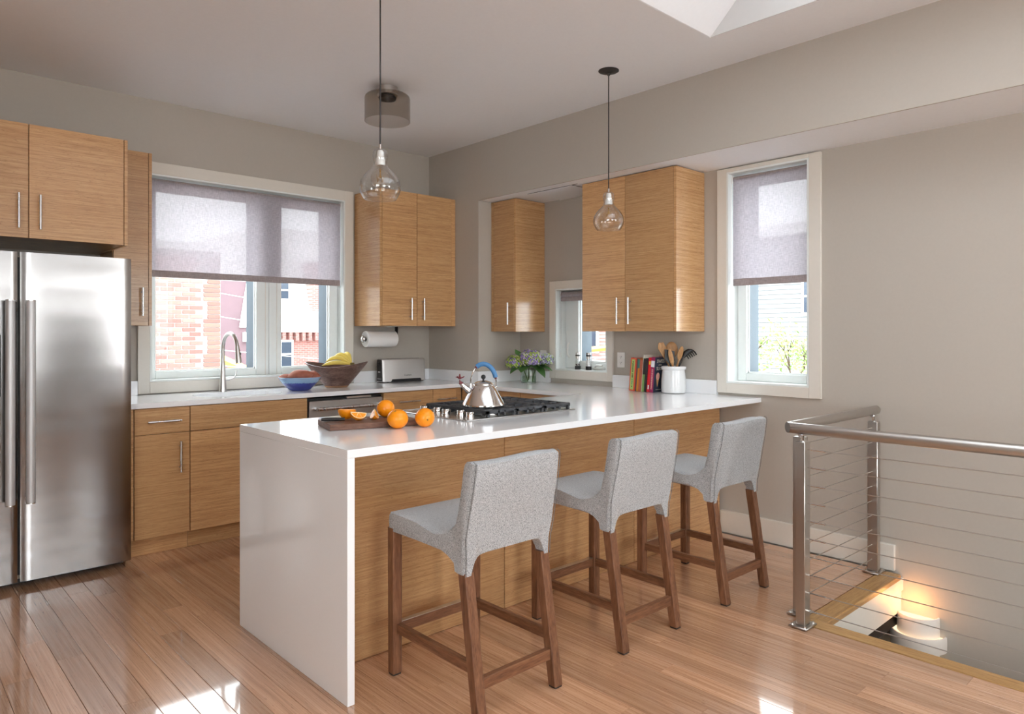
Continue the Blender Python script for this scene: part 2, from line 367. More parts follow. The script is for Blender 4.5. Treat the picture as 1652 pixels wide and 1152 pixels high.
    def build(s, name, mat, parent=None, local=False, kind=None, label=None, recalc=True):
        off = Vector((0,0,0))
        if parent is not None and not local:
            p = parent
            while p: off += p.location; p = p.parent
        me = bpy.data.meshes.new(name)
        me.from_pydata([tuple(Vector(p)-off) for p in s.v], [], s.f)
        me.polygons.foreach_set('use_smooth', s.sm)
        if recalc:
            bm = bmesh.new(); bm.from_mesh(me); bmesh.ops.recalc_face_normals(bm, faces=bm.faces); bm.to_mesh(me); bm.free()
        me.materials.append(MATS[mat]); me.set_sharp_from_angle(angle=math.radians(38)); me.update()
        o = bpy.data.objects.new(name, me); COL.objects.link(o)
        if parent is not None: o.parent = parent
        if kind: o['kind'] = kind
        if label: o['label'] = label
        return o
def B(*a, **k): return MB().box(*a, **k)
def thing(name, label, cat, loc, rz=0., group=None):
    o = bpy.data.objects.new(name, None); COL.objects.link(o); o.location = loc; o.rotation_euler = (0,0,rz); o.empty_display_size = .05
    return tag(o, label, cat, group)
def tag(o, label, cat, group=None):
    o['label'] = label; o['category'] = cat
    if group: o['group'] = group
    return o
def struct(o, label=None):
    o['kind'] = 'structure'
    if label: o['label'] = label
    return o
def copy_tree(o, parent=None):
    c = o.copy(); COL.objects.link(c); c.parent = parent
    for ch in list(o.children): copy_tree(ch, c)
    return c
def text_mesh(body, size, mat, align='CENTER', ext=.0002):
    cu = bpy.data.curves.new('lettering', 'FONT'); cu.body = body; cu.size = size; cu.extrude = ext; cu.align_x = align; cu.align_y = 'CENTER'; cu.resolution_u = 2
    tmp = bpy.data.objects.new('lettering', cu); COL.objects.link(tmp)
    dg = bpy.context.evaluated_depsgraph_get(); me = bpy.data.meshes.new_from_object(tmp.evaluated_get(dg))
    bpy.data.objects.remove(tmp); bpy.data.curves.remove(cu); me.materials.clear(); me.materials.append(MATS[mat]); return me
def text(body, size, mat, parent, M, align='CENTER', local=False):
    me = text_mesh(body, size, mat, align); me.transform(M)
    if not local:
        off = Vector((0,0,0)); p = parent
        while p: off += p.location; p = p.parent
        me.transform(Matrix.Translation(-off))
    o = bpy.data.objects.new('lettering', me); COL.objects.link(o); o.parent = parent
    return o
# ================================================================== THE ROOM
YB, XR, XW, ZC, ZS = 5.19, 3.79, 4.27, 2.925, 2.44      # back wall, pier/bulkhead face, recess wall, ceiling, soffit
CT, CB = 0.917, 0.887                                    # worktop top and underside
# back wall with window opening
m = MB()
m.box(-2.5, 1.448, YB, YB+.2, -.3, 3.1); m.box(2.928, 4.5, YB, YB+.2, -.3, 3.1)
m.box(1.448, 2.928, YB, YB+.2, -.3, 1.0); m.box(1.448, 2.928, YB, YB+.2, 2.42, 3.1)
struct(m.build('wall_back', 'wall_paint'), 'beige painted wall behind the sink')
# pier and bulkhead
m = MB(); m.box(XR, XW+.2, 4.495, YB, -.3, ZC+.1); m.box(XR, XW+.2, -3.0, 4.495, ZS, ZC+.1); m.box(XR, XR+.012, -3.0, 4.495, ZS-.0014, ZS-.00001)
struct(m.build('wall_right', 'wall_paint'), 'beige bulkhead and pier above and beside the recess')
m = MB(); m.box(XR+.0121, XW, -3.0, 4.494, ZS-.0014, ZS-.0002)
so = struct(m.build('ceiling_recess', 'ceiling_paint'), 'pale underside of the bulkhead over the recess')
# access panel outline in the soffit
m = MB(); m.box(3.905, 4.27, 3.55, 4.01, ZS-.006, ZS-.0016)
m.build('access_panel', 'ceiling_paint', so, label='flush rectangular access panel')
m = MB(); m.box(3.897, 3.905, 3.49, 4.018, ZS-.0028, ZS-.0015); m.box(3.897, 4.27, 3.54, 3.55, ZS-.0028, ZS-.0015)
m.build('panel_joint', 'dark_gap', so)
# recess wall with two window openings, carried down into the stairwell
W2 = (3.498, 4.05, 1.025, 1.697); W3 = (1.916, 2.472, 1.0, 2.405)
m = MB()
m.box(XW, XW+.2, -3.0, W3[0], -2.8, ZS); m.box(XW, XW+.2, W3[1], W2[0], -2.8, ZS); m.box(XW, XW+.2, W2[1], 4.495, -2.8, ZS)
for a in (W2, W3):
    m.box(XW, XW+.2, a[0], a[1], -2.8, a[2]); m.box(XW, XW+.2, a[0], a[1], a[3], ZS)
struct(m.build('wall_recess', 'wall_paint'), 'long beige wall running down into the stairwell')
# rear and side walls of the room, behind the camera; the rear one has three window openings
RW = [(-.2, 1.3, .75, 2.45), (1.65, 3.05, 1.88, 2.22), (3.18, 4.18, .9, 2.4)]
m = MB(); m.box(-2.5, RW[0][0], -3.2, -3.0, -.3, 3.1)
for q, nx in zip(RW, (RW[1][0], RW[2][0], 4.5)):
    m.box(q[0], q[1], -3.2, -3.0, -.3, q[2]); m.box(q[0], q[1], -3.2, -3.0, q[3], 3.1); m.box(q[1], nx, -3.2, -3.0, -.3, 3.1)
struct(m.build('wall_rear', 'rear_paint'))
Q = (-2.6, .0, .75, 2.45); m = MB()
m.box(-2.5, -2.3, -3.2, Q[0], -.3, 3.1); m.box(-2.5, -2.3, Q[1], YB+.2, -.3, 3.1); m.box(-2.5, -2.3, Q[0], Q[1], -.3, Q[2]); m.box(-2.5, -2.3, Q[0], Q[1], Q[3], 3.1)
struct(m.build('wall_left', 'wall_paint'))
# ceiling with the splayed skylight well
SX0, SX1, SY0, SY1 = 1.0, 3.36, -1.4, 2.05
m = MB(); T = .12
g_ = .005
m.box(-2.5, SX0-g_, -3.2, YB+.2, ZC, ZC+T); m.box(SX1+g_, XR+.01, -3.2, YB+.2, ZC, ZC+T)
m.box(SX0-g_, SX1+g_, -3.2, SY0-g_, ZC, ZC+T); m.box(SX0-g_, SX1+g_, SY1+g_, YB+.2, ZC, ZC+T)
ce = struct(m.build('ceiling', 'ceiling_paint'), 'flat pale ceiling with a skylight opening')
ZT, DY = 3.40, .16*.475/.14*.9
well = [((SX0,SY0,ZC),(SX0,SY1,ZC),(SX0+.06,SY1-DY,ZT),(SX0+.06,SY0+.1,ZT)), ((SX1,SY0,ZC),(SX1,SY1,ZC),(SX1,SY1-DY,ZT),(SX1,SY0+.1,ZT)),
        ((SX0,SY1,ZC),(SX1,SY1,ZC),(SX1,SY1-DY,ZT),(SX0+.06,SY1-DY,ZT)), ((SX0,SY0,ZC),(SX1,SY0,ZC),(SX1,SY0+.1,ZT),(SX0+.06,SY0+.1,ZT))]
for qi, q in enumerate(well):
    c0 = sum((Vector(p) for p in q), Vector()) / 4 - Vector(((SX0+SX1)/2, (SY0+SY1)/2, 0)); c0.z = 0; c0.normalize()
    m = MB(); vv = [Vector(p)+Vector((0,0,.0008)) for p in q]; m.add(vv + [p + c0*.03 for p in vv], [(0,1,2,3),(4,5,6,7),(0,1,5,4),(1,2,6,5),(2,3,7,6),(3,0,4,7)])
    m.build('skylight_well_panel', 'shaft_shade_paint' if qi == 1 else 'ceiling_paint', ce)  # one side's shade is painted in

B(SX0-.1, SX1+.1, SY0-.1, SY1-DY+.1, ZT+.002, ZT+.012).build('skylight_pane', 'skylight_glass', ce)
# ------------------------------------------------------------------ floor
SW = (3.262, 1.385)                      # stairwell opening: x beyond, y below
m = MB()
m.box(-2.3, 3.255, -3.0, YB, -.30, -.020); m.box(3.255, XW, 1.425, YB, -.30, -.020); m.box(3.255, XW, -3.0, -1.9, -.30, -.020)
fl = struct(m.build('floor', 'dark_gap'), 'bamboo strip floor')
PW = .0955; X0 = 3.17 - 33*PW; YA = .205
plank = None; rnd = random.Random(11); n_pl = 0
def plank_mesh():
    w2 = PW/2 - .0005; b = .0012
    mb = MB(); mb.prism([(-w2,-.02),(w2,-.02),(w2,-b),(w2-b,0),(-w2+b,0),(-w2,-b)], 'y', 0, 1)
    return mb
for i in range(45):
    xc = X0 + (i+.5)*PW
    ylo = YA if xc < 3.17 else 1.487
    if xc + PW/2 > XW: continue
    y = ylo; first = rnd.uniform(.35, 1.6)
    while y < 4.70 - 1e-4:
        L_ = first if first else rnd.choice((1.15, 1.5, 1.83, 1.83)); first = 0
        e = min(y + L_, 4.70)
        if 4.70 - e < .25: e = 4.70
        if plank is None:
            o = plank_mesh().build('plank', 'bamboo_floor', fl, local=True); plank = o
        else:
            o = plank.copy(); COL.objects.link(o); o.parent = fl
        o.location = (xc, y+.0004, 0); o.scale = (1, e-y-.0008, 1); n_pl += 1
        y = e
m = MB(); m.box(-2.3, X0, -3.0, YB, -.02, 0); m.box(X0, 3.17, -3.0, YA, -.02, 0); m.box(3.17, XW, -3.0, -1.9, -.02, 0); m.box(X0, XW, 4.702, YB, -.02, -.001)
m.build('floor_beyond', 'bamboo_floor', fl)
m = MB(); m.box(3.171, SW[0], -1.9, 1.484, -.03, .002, .004); m.build('nosing_board', 'oak', fl, label='oak nosing board along the stairwell edge')
m = MB(); m.box(SW[0]+.001, 4.212, SW[1], 1.484, -.03, .002, .004); m.build('nosing_board', 'oak_cross', fl, label='oak nosing board at the head of the stairwell')
# stairwell lining
m = MB(); m.box(SW[0]-.005, XW, 1.392, 1.42, -.098, -.031); m.box(SW[0]-.005, XW, 1.402, 1.42, -.215, -.099)
struct(m.build('trim_1', 'trim_paint'), 'white fascia board under the oak nosing')
m = MB(); m.box(3.24, 3.26, -1.9, 2.4, -2.8, -.031); m.box(3.26, XW, 2.4, 2.5, -2.8, -.30); m.box(3.26, XW, -2.0, -1.9, -2.8, -.02)
struct(m.build('wall_stairwell', 'stair_paint'), 'wall of the stairwell below floor level')
struct(B(3.24, XW, -2.0, 2.5, -2.85, -2.8).build('floor_lower', 'stair_paint'), 'landing at the bottom of the stairwell')
struct(B(4.246, XW, 1.432, 2.518, 0, .145, b=.002).build('baseboard_right', 'trim_paint'), 'pale baseboard beside the peninsula')

# ------------------------------------------------------------------ windows
def along(axis):
    """box helper: a = along the wall, d = depth outwards from the room face"""
    if axis == 'y': return lambda m, a0, a1, d0, d1, z0, z1, b=0.: m.box(a0, a1, d0, d1, z0, z1, b)
    return lambda m, a0, a1, d0, d1, z0, z1, b=0.: m.box(d0, d1, a0, a1, z0, z1, b)
def window(name, axis, face, op, trim, panes, glass_d, label, light=1):
    """op = a0,a1,z0,z1 of the opening, trim = widths left/right/bottom/top, panes = list of a0,a1,z0,z1 glass"""
    a0, a1, z0, z1 = op; bx = along(axis); s = 1
    root = thing(name, label, 'window', ((a0+a1)/2, face, z0) if axis == 'y' else (face, (a0+a1)/2, z0)); del root['category']; struct(root)
    tl, tr, tb, tt = trim; pr = .022
    t = MB(); bx(t, a0-tl, a0, face-pr, face, z0-tb, z1+tt, .002); t.build('casing', 'trim_paint', root)
    t = MB(); bx(t, a1, a1+tr, face-pr, face, z0-tb, z1+tt, .002); t.build('casing', 'trim_paint', root)
    t = MB(); bx(t, a0, a1, face-pr, face, z1, z1+tt, .002); t.build('casing', 'trim_paint', root)
    t = MB(); bx(t, a0, a1, face-pr, face, z0-tb, z0, .002); t.build('casing', 'trim_paint', root)
    j = MB(); th = .012; D = glass_d-.035
    bx(j, a0, a0+th, face-pr+.001, face+.2, z0, z1); bx(j, a1-th, a1, face-pr+.001, face+.2, z0, z1); bx(j, a0+th, a1-th, face-pr+.001, face+.2, z1-th, z1)
    j.build('jamb', 'vinyl_white', root)
    j = MB(); bx(j, a0+th, a1-th, face-pr+.001, face+.2, z0, z0+th); j.build('sill', 'vinyl_white', root)
    # sash rails round every pane
    lo = a0+th; fr = MB()
    ps = sorted(panes)
    edges = [lo] + [ (ps[i][1]+ps[i+1][0])/2 for i in range(len(ps)-1)] + [a1-th]
    for i, p in enumerate(ps):
        f = MB(); e0, e1 = edges[i]+.001, edges[i+1]-.001
        bx(f, e0, p[0], D, D+.06, z0+th, z1-th, .004); bx(f, p[1], e1, D, D+.06, z0+th, z1-th, .004)
        bx(f, p[0], p[1], D, D+.06, z0+th, p[2], .004); bx(f, p[0], p[1], D, D+.06, p[3], z1-th, .004)
        so_ = f.build('sash', 'vinyl_white', root)
        g = MB(); w_ = .022
        bx(g, p[0], p[0]+.008, glass_d-.012, glass_d-.002, p[2], p[3]); bx(g, p[1]-.008, p[1], glass_d-.012, glass_d-.002, p[2], p[3]); bx(g, p[0], p[1], glass_d-.012, glass_d-.002, p[2], p[2]+.008); bx(g, p[0], p[1], glass_d-.012, glass_d-.002, p[3]-.008, p[3])
        g.build('glazing_bead', 'vinyl_white', so_)
        g = MB(); bx(g, p[0], p[1], glass_d, glass_d+.004, p[2], p[3]); g.build('pane', 'pane', so_)
        g = MB(); ex0, ex1 = glass_d+.006, face+.26
        bx(g, p[0]-.03, p[0]+.004, ex0, ex1, p[2]-.03, p[3]+.03); bx(g, p[1]-.004, p[1]+.03, ex0, ex1, p[2]-.03, p[3]+.03); bx(g, p[0], p[1], ex0, ex1, p[3]-.002, p[3]+.03); bx(g, p[0], p[1], ex0, ex1, p[2]-.03, p[2]+.002)
        g.build('outer_frame', 'slate_cladding', so_, label='slate blue outer cladding')
    return root
w1 = window('window_1', 'y', YB, (1.448, 2.928, 1.0, 2.42), (.075, .078, .078, .08), [(1.512,2.226,1.062,2.35),(2.428,2.84,1.062,2.35)], 5.305, 'wide two-sash window over the sink')
w2 = window('window_2', 'x', XW, W2, (.055, .066, .068, .066), [(3.565,3.895,1.095,1.63)], 4.40, 'small casement window in the recess between the wall cabinets')
w3 = window('window_3', 'x', XW, W3, (.072, .07, .066, .024), [(1.985,2.395,1.066,2.34)], 4.405, 'tall narrow window beside the peninsula')
# panel seam of the back window mullion
B(2.296, 2.299, 5.266, 5.27, 1.0125, 2.40).build('mullion_joint', 'trim_paint', w1); B(2.388, 2.391, 5.266, 5.27, 1.0125, 2.40).build('mullion_joint', 'trim_paint', w1)
# casement hardware
m = MB(); m.tube([(4.352,3.985,1.13),(4.332,3.985,1.15),(4.330,3.985,1.20),(4.335,3.985,1.235),(4.352,3.985,1.25)], .008, 8); m.build('latch', 'white_plastic', w2)
m = MB(); m.box(4.315, 4.365, 3.60, 3.70, 1.0375, 1.055, .006); m.tube([(4.335,3.69,1.058),(4.318,3.66,1.072),(4.318,3.60,1.070)], .010, 8); m.build('crank', 'white_plastic', w2)
# unseen windows added behind the camera for fill, simple sashes; transom follows refrigerator reflection
for nm, ax, face, op in (('added_window_4','y',-3.0,RW[0]), ('window_5','y',-3.0,RW[1]), ('added_window_6','y',-3.0,RW[2]), ('added_window_7','x',-2.3,Q)):
    bx = along(ax); a0,a1,z0,z1 = op; s = 1
    root = thing(nm, 'unseen window added behind the camera', 'window', ((a0+a1)/2,face,z0) if ax=='y' else (face,(a0+a1)/2,z0)); del root['category']; struct(root)
    f = MB()
    for (p,q_,u,v_) in ((a0-.07,a0,z0-.07,z1+.07),(a1,a1+.07,z0-.07,z1+.07),(a0,a1,z1,z1+.07),(a0,a1,z0-.07,z0)): bx(f, p,q_,face,face+.02,u,v_)
    f.build('casing','trim_paint',root)
    f = MB(); d0 = face-.12
    for k in range(4):
        x_ = a0+(a1-a0)*k/3; bx(f, max(a0,x_-.03), min(a1,x_+.03), d0, d0+.05, z0, z1)
    bx(f, a0,a1,d0,d0+.05,z0,z0+.05); bx(f,a0,a1,d0,d0+.05,z1-.05,z1); f.build('sash','vinyl_white',root)
    g = MB(); bx(g, a0, a1, d0+.02, d0+.024, z0, z1); g.build('pane','pane',root)

# roller blinds
def blind(axis, face, a0, a1, ztop, zbot, hem, label, chain_a, rolled=False):
    bx = along(axis); mid = ((a0+a1)/2, face, ztop) if axis == 'y' else (face, (a0+a1)/2, ztop)
    root = thing('roller_blind', label, 'blind', mid, group='grey roller blinds in the kitchen windows')
    r = .019 if not rolled else .026
    def pt(a, d, z): return (a, d, z) if axis == 'y' else (d, a, z)
    t = MB(); t.cyl(pt(a0, face+r, ztop-r-.004), pt(a1, face+r, ztop-r-.004), r, 20); t.build('roller', 'blind_hem', root)
    t = MB(); bx(t, a0-.009, a0-.001, face-.004, face+.045, ztop-.05, ztop+.0); t.build('bracket', 'white_plastic', root)
    t = MB(); bx(t, a1+.001, a1+.009, face-.004, face+.045, ztop-.05, ztop+.0); t.build('bracket', 'white_plastic', root)
    t = MB(); bx(t, a0+.004, a1-.004, face-.0006, face+.0006, zbot+hem, ztop-r-.004); t.build('shade_cloth', 'blind_weave', root)
    t = MB(); bx(t, a0+.004, a1-.004, face-.005, face+.005, zbot, zbot+hem, .003); t.build('hem_bar', 'blind_hem', root)
    zc = ztop - .04; zl = zc - .62 if not rolled else zc-.5
    t = MB(); t.tube([pt(chain_a, face-.004, zc), pt(chain_a, face-.004, zl), pt(chain_a, face, zl-.012), pt(chain_a, face+.012, zl-.012), pt(chain_a, face+.016, zl), pt(chain_a, face+.016, zc)], .0016, 6); t.build('bead_chain', 'white_plastic', root)
    return root
blind('y', 5.206, 1.468, 2.906, 2.402, 1.719, .046, 'wide grey woven blind half lowered over the sink window', 2.912)
blind('x', 4.295, 3.518, 4.030, 1.683, 1.597, .034, 'rolled-up grey blind in the small recess window', 4.034, True)
blind('x', 4.295, 1.944, 2.452, 2.385, 1.648, .046, 'grey woven blind half lowered in the tall narrow window', 2.457)
# ================================================================== CABINETS
def pull(parent, c, along_ax, normal, length=.18):
    """bar pull: c on the door face, normal the axis pointing out of the door ('-y' or '-x')"""
    so_ = .030; ax = {'x': Vector((1,0,0)), 'y': Vector((0,1,0)), 'z': Vector((0,0,1))}[along_ax]
    n = {'-y': Vector((0,-1,0)), '-x': Vector((-1,0,0))}[normal]; c = Vector(c)
    m = MB(); m.cyl(c+n*so_-ax*length/2, c+n*so_+ax*length/2, .006, 12)
    for s_ in (-1, 1): m.cyl(c+ax*s_*length*.34, c+n*so_+ax*s_*length*.34, .0042, 8)
    return m.build('handle', 'handle_steel', parent)
def front(root, axis, a0, a1, z0, z1, face, th=.02, name='door', mat='bamboo'):
    bx = along(axis); m = MB(); bx(m, a0, a1, face, face+th, z0, z1, .0012)
    return m.build(name, mat, root)

# cabinet over the refrigerator
r = thing('wall_cabinet', 'deep bamboo cabinet above the steel refrigerator', 'cabinet', (.66, 4.85, 1.84), group='bamboo wall cabinets')
B(.20, 1.123, 4.522, 5.189, 1.842, 2.446).build('body', 'bamboo', r)
B(1.124, 1.142, 4.50, 5.189, 1.838, 2.448, b=.001).build('end_panel', 'bamboo', r)
d = front(r, 'y', .202, .662, 1.840, 2.448, 4.50); pull(d, (.617, 4.50, 1.98), 'z', '-y', .185)
d = front(r, 'y', .666, 1.121, 1.840, 2.448, 4.50); pull(d, (.713, 4.50, 1.98), 'z', '-y', .185)
# narrow cabinet between refrigerator and window
r = thing('wall_cabinet', 'narrow tall bamboo cabinet between refrigerator and sink window', 'cabinet', (1.26, 5.0, 1.38), group='bamboo wall cabinets')
B(1.150, 1.352, 4.872, 5.167, 1.384, 2.474).build('body', 'bamboo', r)
B(1.352, 1.371, 4.85, 5.167, 1.380, 2.478, b=.001).build('end_panel', 'bamboo', r)
d = front(r, 'y', 1.152, 1.350, 1.381, 2.477, 4.85); pull(d, (1.31, 4.85, 1.53), 'z', '-y', .18)
# cabinet right of the sink window
r = thing('wall_cabinet', 'two-door bamboo cabinet above the toaster', 'cabinet', (3.4, 5.0, 1.39), group='bamboo wall cabinets')
B(3.048, 3.788, 4.822, 5.189, 1.394, 2.484).build('body', 'bamboo', r)
B(3.026, 3.047, 4.80, 5.189, 1.390, 2.486, b=.001).build('end_panel', 'bamboo_end', r)
B(3.745, 3.788, 4.802, 4.822, 1.391, 2.486, b=.001).build('filler', 'bamboo', r)
d = front(r, 'y', 3.049, 3.383, 1.391, 2.486, 4.80); pull(d, (3.315, 4.80, 1.53), 'z', '-y', .18)
d = front(r, 'y', 3.387, 3.743, 1.391, 2.486, 4.80); pull(d, (3.439, 4.80, 1.53), 'z', '-y', .18)
# slim cabinet in the recess
r = thing('wall_cabinet', 'slim single-door bamboo cabinet in the recess corner', 'cabinet', (4.1, 4.34, 1.345), group='bamboo wall cabinets')
B(3.952, 4.268, 4.212, 4.492, 1.348, 2.430).build('body', 'bamboo', r)
B(3.93, 4.268, 4.190, 4.211, 1.344, 2.433, b=.001).build('end_panel', 'bamboo_end', r)
B(3.93, 3.952, 4.462, 4.492, 1.346, 2.433, b=.001).build('filler', 'bamboo', r)
d = front(r, 'x', 4.213, 4.459, 1.345, 2.433, 3.93); pull(d, (3.93, 4.256, 1.492), 'z', '-x', .18)
# wide cabinet beside the tall window
r = thing('wall_cabinet', 'wide two-door bamboo cabinet beside the tall narrow window', 'cabinet', (4.1, 3.06, 1.345), group='bamboo wall cabinets')
B(3.952, 4.268, 2.672, 3.468, 1.348, 2.430).build('body', 'bamboo', r)
B(3.93, 4.268, 2.650, 2.671, 1.344, 2.433, b=.001).build('end_panel', 'bamboo_end', r)
d = front(r, 'x', 3.075, 3.468, 1.345, 2.433, 3.93); pull(d, (3.93, 3.124, 1.488), 'z', '-x', .185)
d = front(r, 'x', 2.673, 3.071, 1.345, 2.433, 3.93); pull(d, (3.93, 3.024, 1.488), 'z', '-x', .185)

# base cabinets along the back wall
FY = 4.55
r = thing('base_cabinet', 'narrow bamboo base cabinet with drawer and door beside the refrigerator', 'cabinet', (1.33, 4.85, 0), group='bamboo base cabinets')
B(1.152, 1.504, 4.572, 5.185, .105, CB-.002).build('body', 'bamboo', r)
B(1.152, 1.186, 4.552, 4.572, .108, CB-.006, b=.001).build('filler', 'bamboo', r)
B(1.152, 1.504, 4.60, 4.62, 0.001, .105).build('toe_kick', 'bamboo', r)
d = front(r, 'y', 1.190, 1.502, .728, CB-.006, FY, name='drawer'); pull(d, (1.352, FY, .802), 'x', '-y', .19)
d = front(r, 'y', 1.190, 1.502, .108, .724, FY); pull(d, (1.443, FY, .578), 'z', '-y', .19)
r = thing('base_cabinet', 'wide bamboo sink base cabinet under the faucet', 'cabinet', (1.9, 4.85, 0), group='bamboo base cabinets')
B(1.506, 2.284, 4.572, 5.185, .105, .66).build('body', 'bamboo', r)
B(1.506, 2.284, 4.60, 4.62, 0.001, .105).build('toe_kick', 'bamboo', r)
front(r, 'y', 1.507, 2.283, .728, CB-.006, FY, name='false_front')
d = front(r, 'y', 1.507, 1.893, .108, .724, FY); pull(d, (1.845, FY, .578), 'z', '-y', .19)
d = front(r, 'y', 1.897, 2.283, .108, .724, FY); pull(d, (1.945, FY, .578), 'z', '-y', .19)
r = thing('base_cabinet', 'bamboo drawer base cabinet beside the dishwasher', 'cabinet', (3.13, 4.85, 0), group='bamboo base cabinets')
B(2.902, 3.361, 4.572, 5.185, .105, CB-.002).build('body', 'bamboo', r)
B(2.902, 3.361, 4.60, 4.62, 0.001, .105).build('toe_kick', 'bamboo', r)
for k, (a, b_) in enumerate(((.728, CB-.006), (.42, .724), (.108, .416))):
    d = front(r, 'y', 2.903, 3.360, a, b_, FY, name='drawer'); pull(d, (3.124, FY, (a+b_)/2), 'x', '-y', .19)
r = thing('base_cabinet', 'bamboo corner base cabinet behind the kettle', 'cabinet', (3.5, 4.85, 0), group='bamboo base cabinets')
B(3.363, 3.652, 4.572, 5.185, .105, CB-.002).build('body', 'bamboo', r); B(3.363, 3.652, 4.60, 4.62, 0.001, .105).build('toe_kick', 'bamboo', r)
d = front(r, 'y', 3.364, 3.60, .728, CB-.006, FY, name='drawer'); pull(d, (3.485, FY, .802), 'x', '-y', .19)
d = front(r, 'y', 3.364, 3.60, .108, .724, FY); pull(d, (3.56, FY, .578), 'z', '-y', .19)
B(3.602, 3.652, 4.552, 4.572, .108, CB-.006).build('filler', 'bamboo', r)
# base cabinets under the recess run
for (a, b_, lab) in ((3.85, 4.545, 'bamboo base cabinet of the recess run next to the corner'), (3.215, 3.846, 'bamboo base cabinet of the recess run next to the peninsula')):
    r = thing('base_cabinet', lab, 'cabinet', (3.95, (a+b_)/2, 0), group='bamboo base cabinets')
    B(3.677, 4.265, a+.001, min(b_-.001, 4.49), .105, CB-.002).build('body', 'bamboo', r); B(3.70, 3.72, a+.001, b_-.001, 0.001, .105).build('toe_kick', 'bamboo', r)
    d = front(r, 'x', a+.002, b_-.002, .728, CB-.006, 3.655, name='drawer'); pull(d, (3.655, (a+b_)/2, .802), 'y', '-x', .19)
    d = front(r, 'x', a+.002, b_-.002, .108, .724, 3.655); pull(d, (3.655, a+.05, .578), 'z', '-x', .19)
# peninsula carcass clad in bamboo
r = thing('peninsula_base', 'bamboo panelled peninsula base behind the bar stools', 'cabinet', (2.8, 2.85, 0))
B(1.307, 4.265, 2.542, 3.14, .105, CB-.002).build('body', 'bamboo', r)
B(1.307, 4.265, 2.60, 3.08, 0.001, .105).build('plinth', 'bamboo', r)
for a, b_ in ((1.307, 2.288), (2.292, 3.308), (3.312, 4.244)):
    m = MB(); m.box(a, b_, 2.52, 2.54, .002, CB-.002, .001); m.build('panel', 'bamboo', r)
for a, b_ in ((1.31, 2.07), (2.074, 2.85), (2.854, 3.62)):
    d = front(r, 'y', a, b_, .728, CB-.006, 3.14, name='drawer'); front(r, 'y', a, b_, .108, .724, 3.14)

# ------------------------------------------------------------------ worktop: one continuous white U with a waterfall end
ct = thing('countertop', 'white quartz U-shaped worktop with a waterfall end', 'countertop', (2.8, 3.0, 0))
SK = (1.63, 2.20, 4.66, 5.00)
outer = [(1.152,YB-.001),(1.152,4.53),(3.63,4.53),(3.63,3.2),(1.275,3.2),(1.275,2.235),(4.244,2.235),(4.244,2.53),(XW-.001,2.53),(XW-.001,4.494),(XR-.001,4.494),(XR-.001,YB-.001)]
outer[6] = (XW-.001, 2.235); del outer[7:9]
def rrect(x0, x1, y0, y1, r_, n=6):
    pts = []
    for cx_, cy_, a in ((x1-r_,y1-r_,0),(x0+r_,y1-r_,90),(x0+r_,y0+r_,180),(x1-r_,y0+r_,270)):
        for k in range(n+1):
            t = math.radians(a+90*k/n); pts.append((cx_+r_*math.cos(t), cy_+r_*math.sin(t)))
    return pts
hole = rrect(*SK, .13)
bm = bmesh.new(); E = []
for loop in (outer, hole):
    vv = [bm.verts.new((x, y, CT)) for x, y in loop]
    E += [bm.edges.new((vv[i], vv[(i+1) % len(vv)])) for i in range(len(vv))]
bmesh.ops.triangle_fill(bm, use_beauty=True, use_dissolve=False, edges=E)
bmesh.ops.dissolve_limit(bm, angle_limit=.01, verts=bm.verts[:], edges=bm.edges[:])
ex = bmesh.ops.extrude_face_region(bm, geom=bm.faces[:])
bmesh.ops.translate(bm, vec=(0,0,CB-CT), verts=[v for v in ex['geom'] if isinstance(v, bmesh.types.BMVert)])
bmesh.ops.recalc_face_normals(bm, faces=bm.faces)
bmesh.ops.translate(bm, vec=-ct.location, verts=bm.verts)
me = bpy.data.meshes.new('slab'); bm.to_mesh(me); bm.free(); me.materials.append(MATS['quartz'])
o = bpy.data.objects.new('slab', me); COL.objects.link(o); o.parent = ct
B(1.275, 1.305, 2.235, 3.2, .001, CB-.0005, b=.001).build('waterfall_panel', 'quartz', ct, label='waterfall end panel reaching the floor')
m = MB(); m.box(1.152, 1.372, 5.169, YB-.0005, CT, 1.012, .001); m.build('backsplash', 'quartz', ct)
m = MB(); m.box(3.008, XR-.001, 5.169, YB-.0005, CT, 1.012, .001); m.build('backsplash', 'quartz', ct)
m = MB(); m.box(3.770, XR-.0005, 4.476, 5.168, CT, 1.012, .001); m.build('backsplash', 'quartz', ct)
m = MB(); m.box(3.771, XW-.0005, 4.474, 4.4945, CT, 1.012, .001); m.build('backsplash', 'quartz', ct)
m = MB(); m.box(4.249, XW-.0005, 4.120, 4.473, CT, 1.012, .001); m.build('backsplash', 'quartz', ct)
m = MB(); m.box(4.249, XW-.0005, 2.546, 3.443, CT, 1.012, .001); m.build('backsplash', 'quartz', ct)

# sink bowl
sk = thing('sink', 'white undermount sink in front of the faucet', 'sink', (1.92, 4.83, .68))
m = MB(); a = rrect(SK[0]-.008, SK[1]+.008, SK[2]-.008, SK[3]+.008, .138); b_ = rrect(SK[0]+.02, SK[1]-.02, SK[2]+.02, SK[3]-.02, .11)
c_ = rrect(SK[0]-.02, SK[1]+.02, SK[2]-.02, SK[3]+.02, .14)
m.loft([[(x,y,CB-.004) for x,y in c_], [(x,y,CB-.004) for x,y in a], [(x,y,.72) for x,y in b_], [(x,y,.70) for x,y in rrect(SK[0]+.06, SK[1]-.06, SK[2]+.06, SK[3]-.06, .08)]], False)
n0 = len(m.v); k = len(a); m.f.append(tuple(range(n0-k, n0))); m.sm.append(False)
m.build('bowl', 'ceramic_white', sk)
m = MB(); m.cyl((1.915,4.83,.700),(1.915,4.83,.706),.042,24); m.build('drain', 'satin_steel', sk)

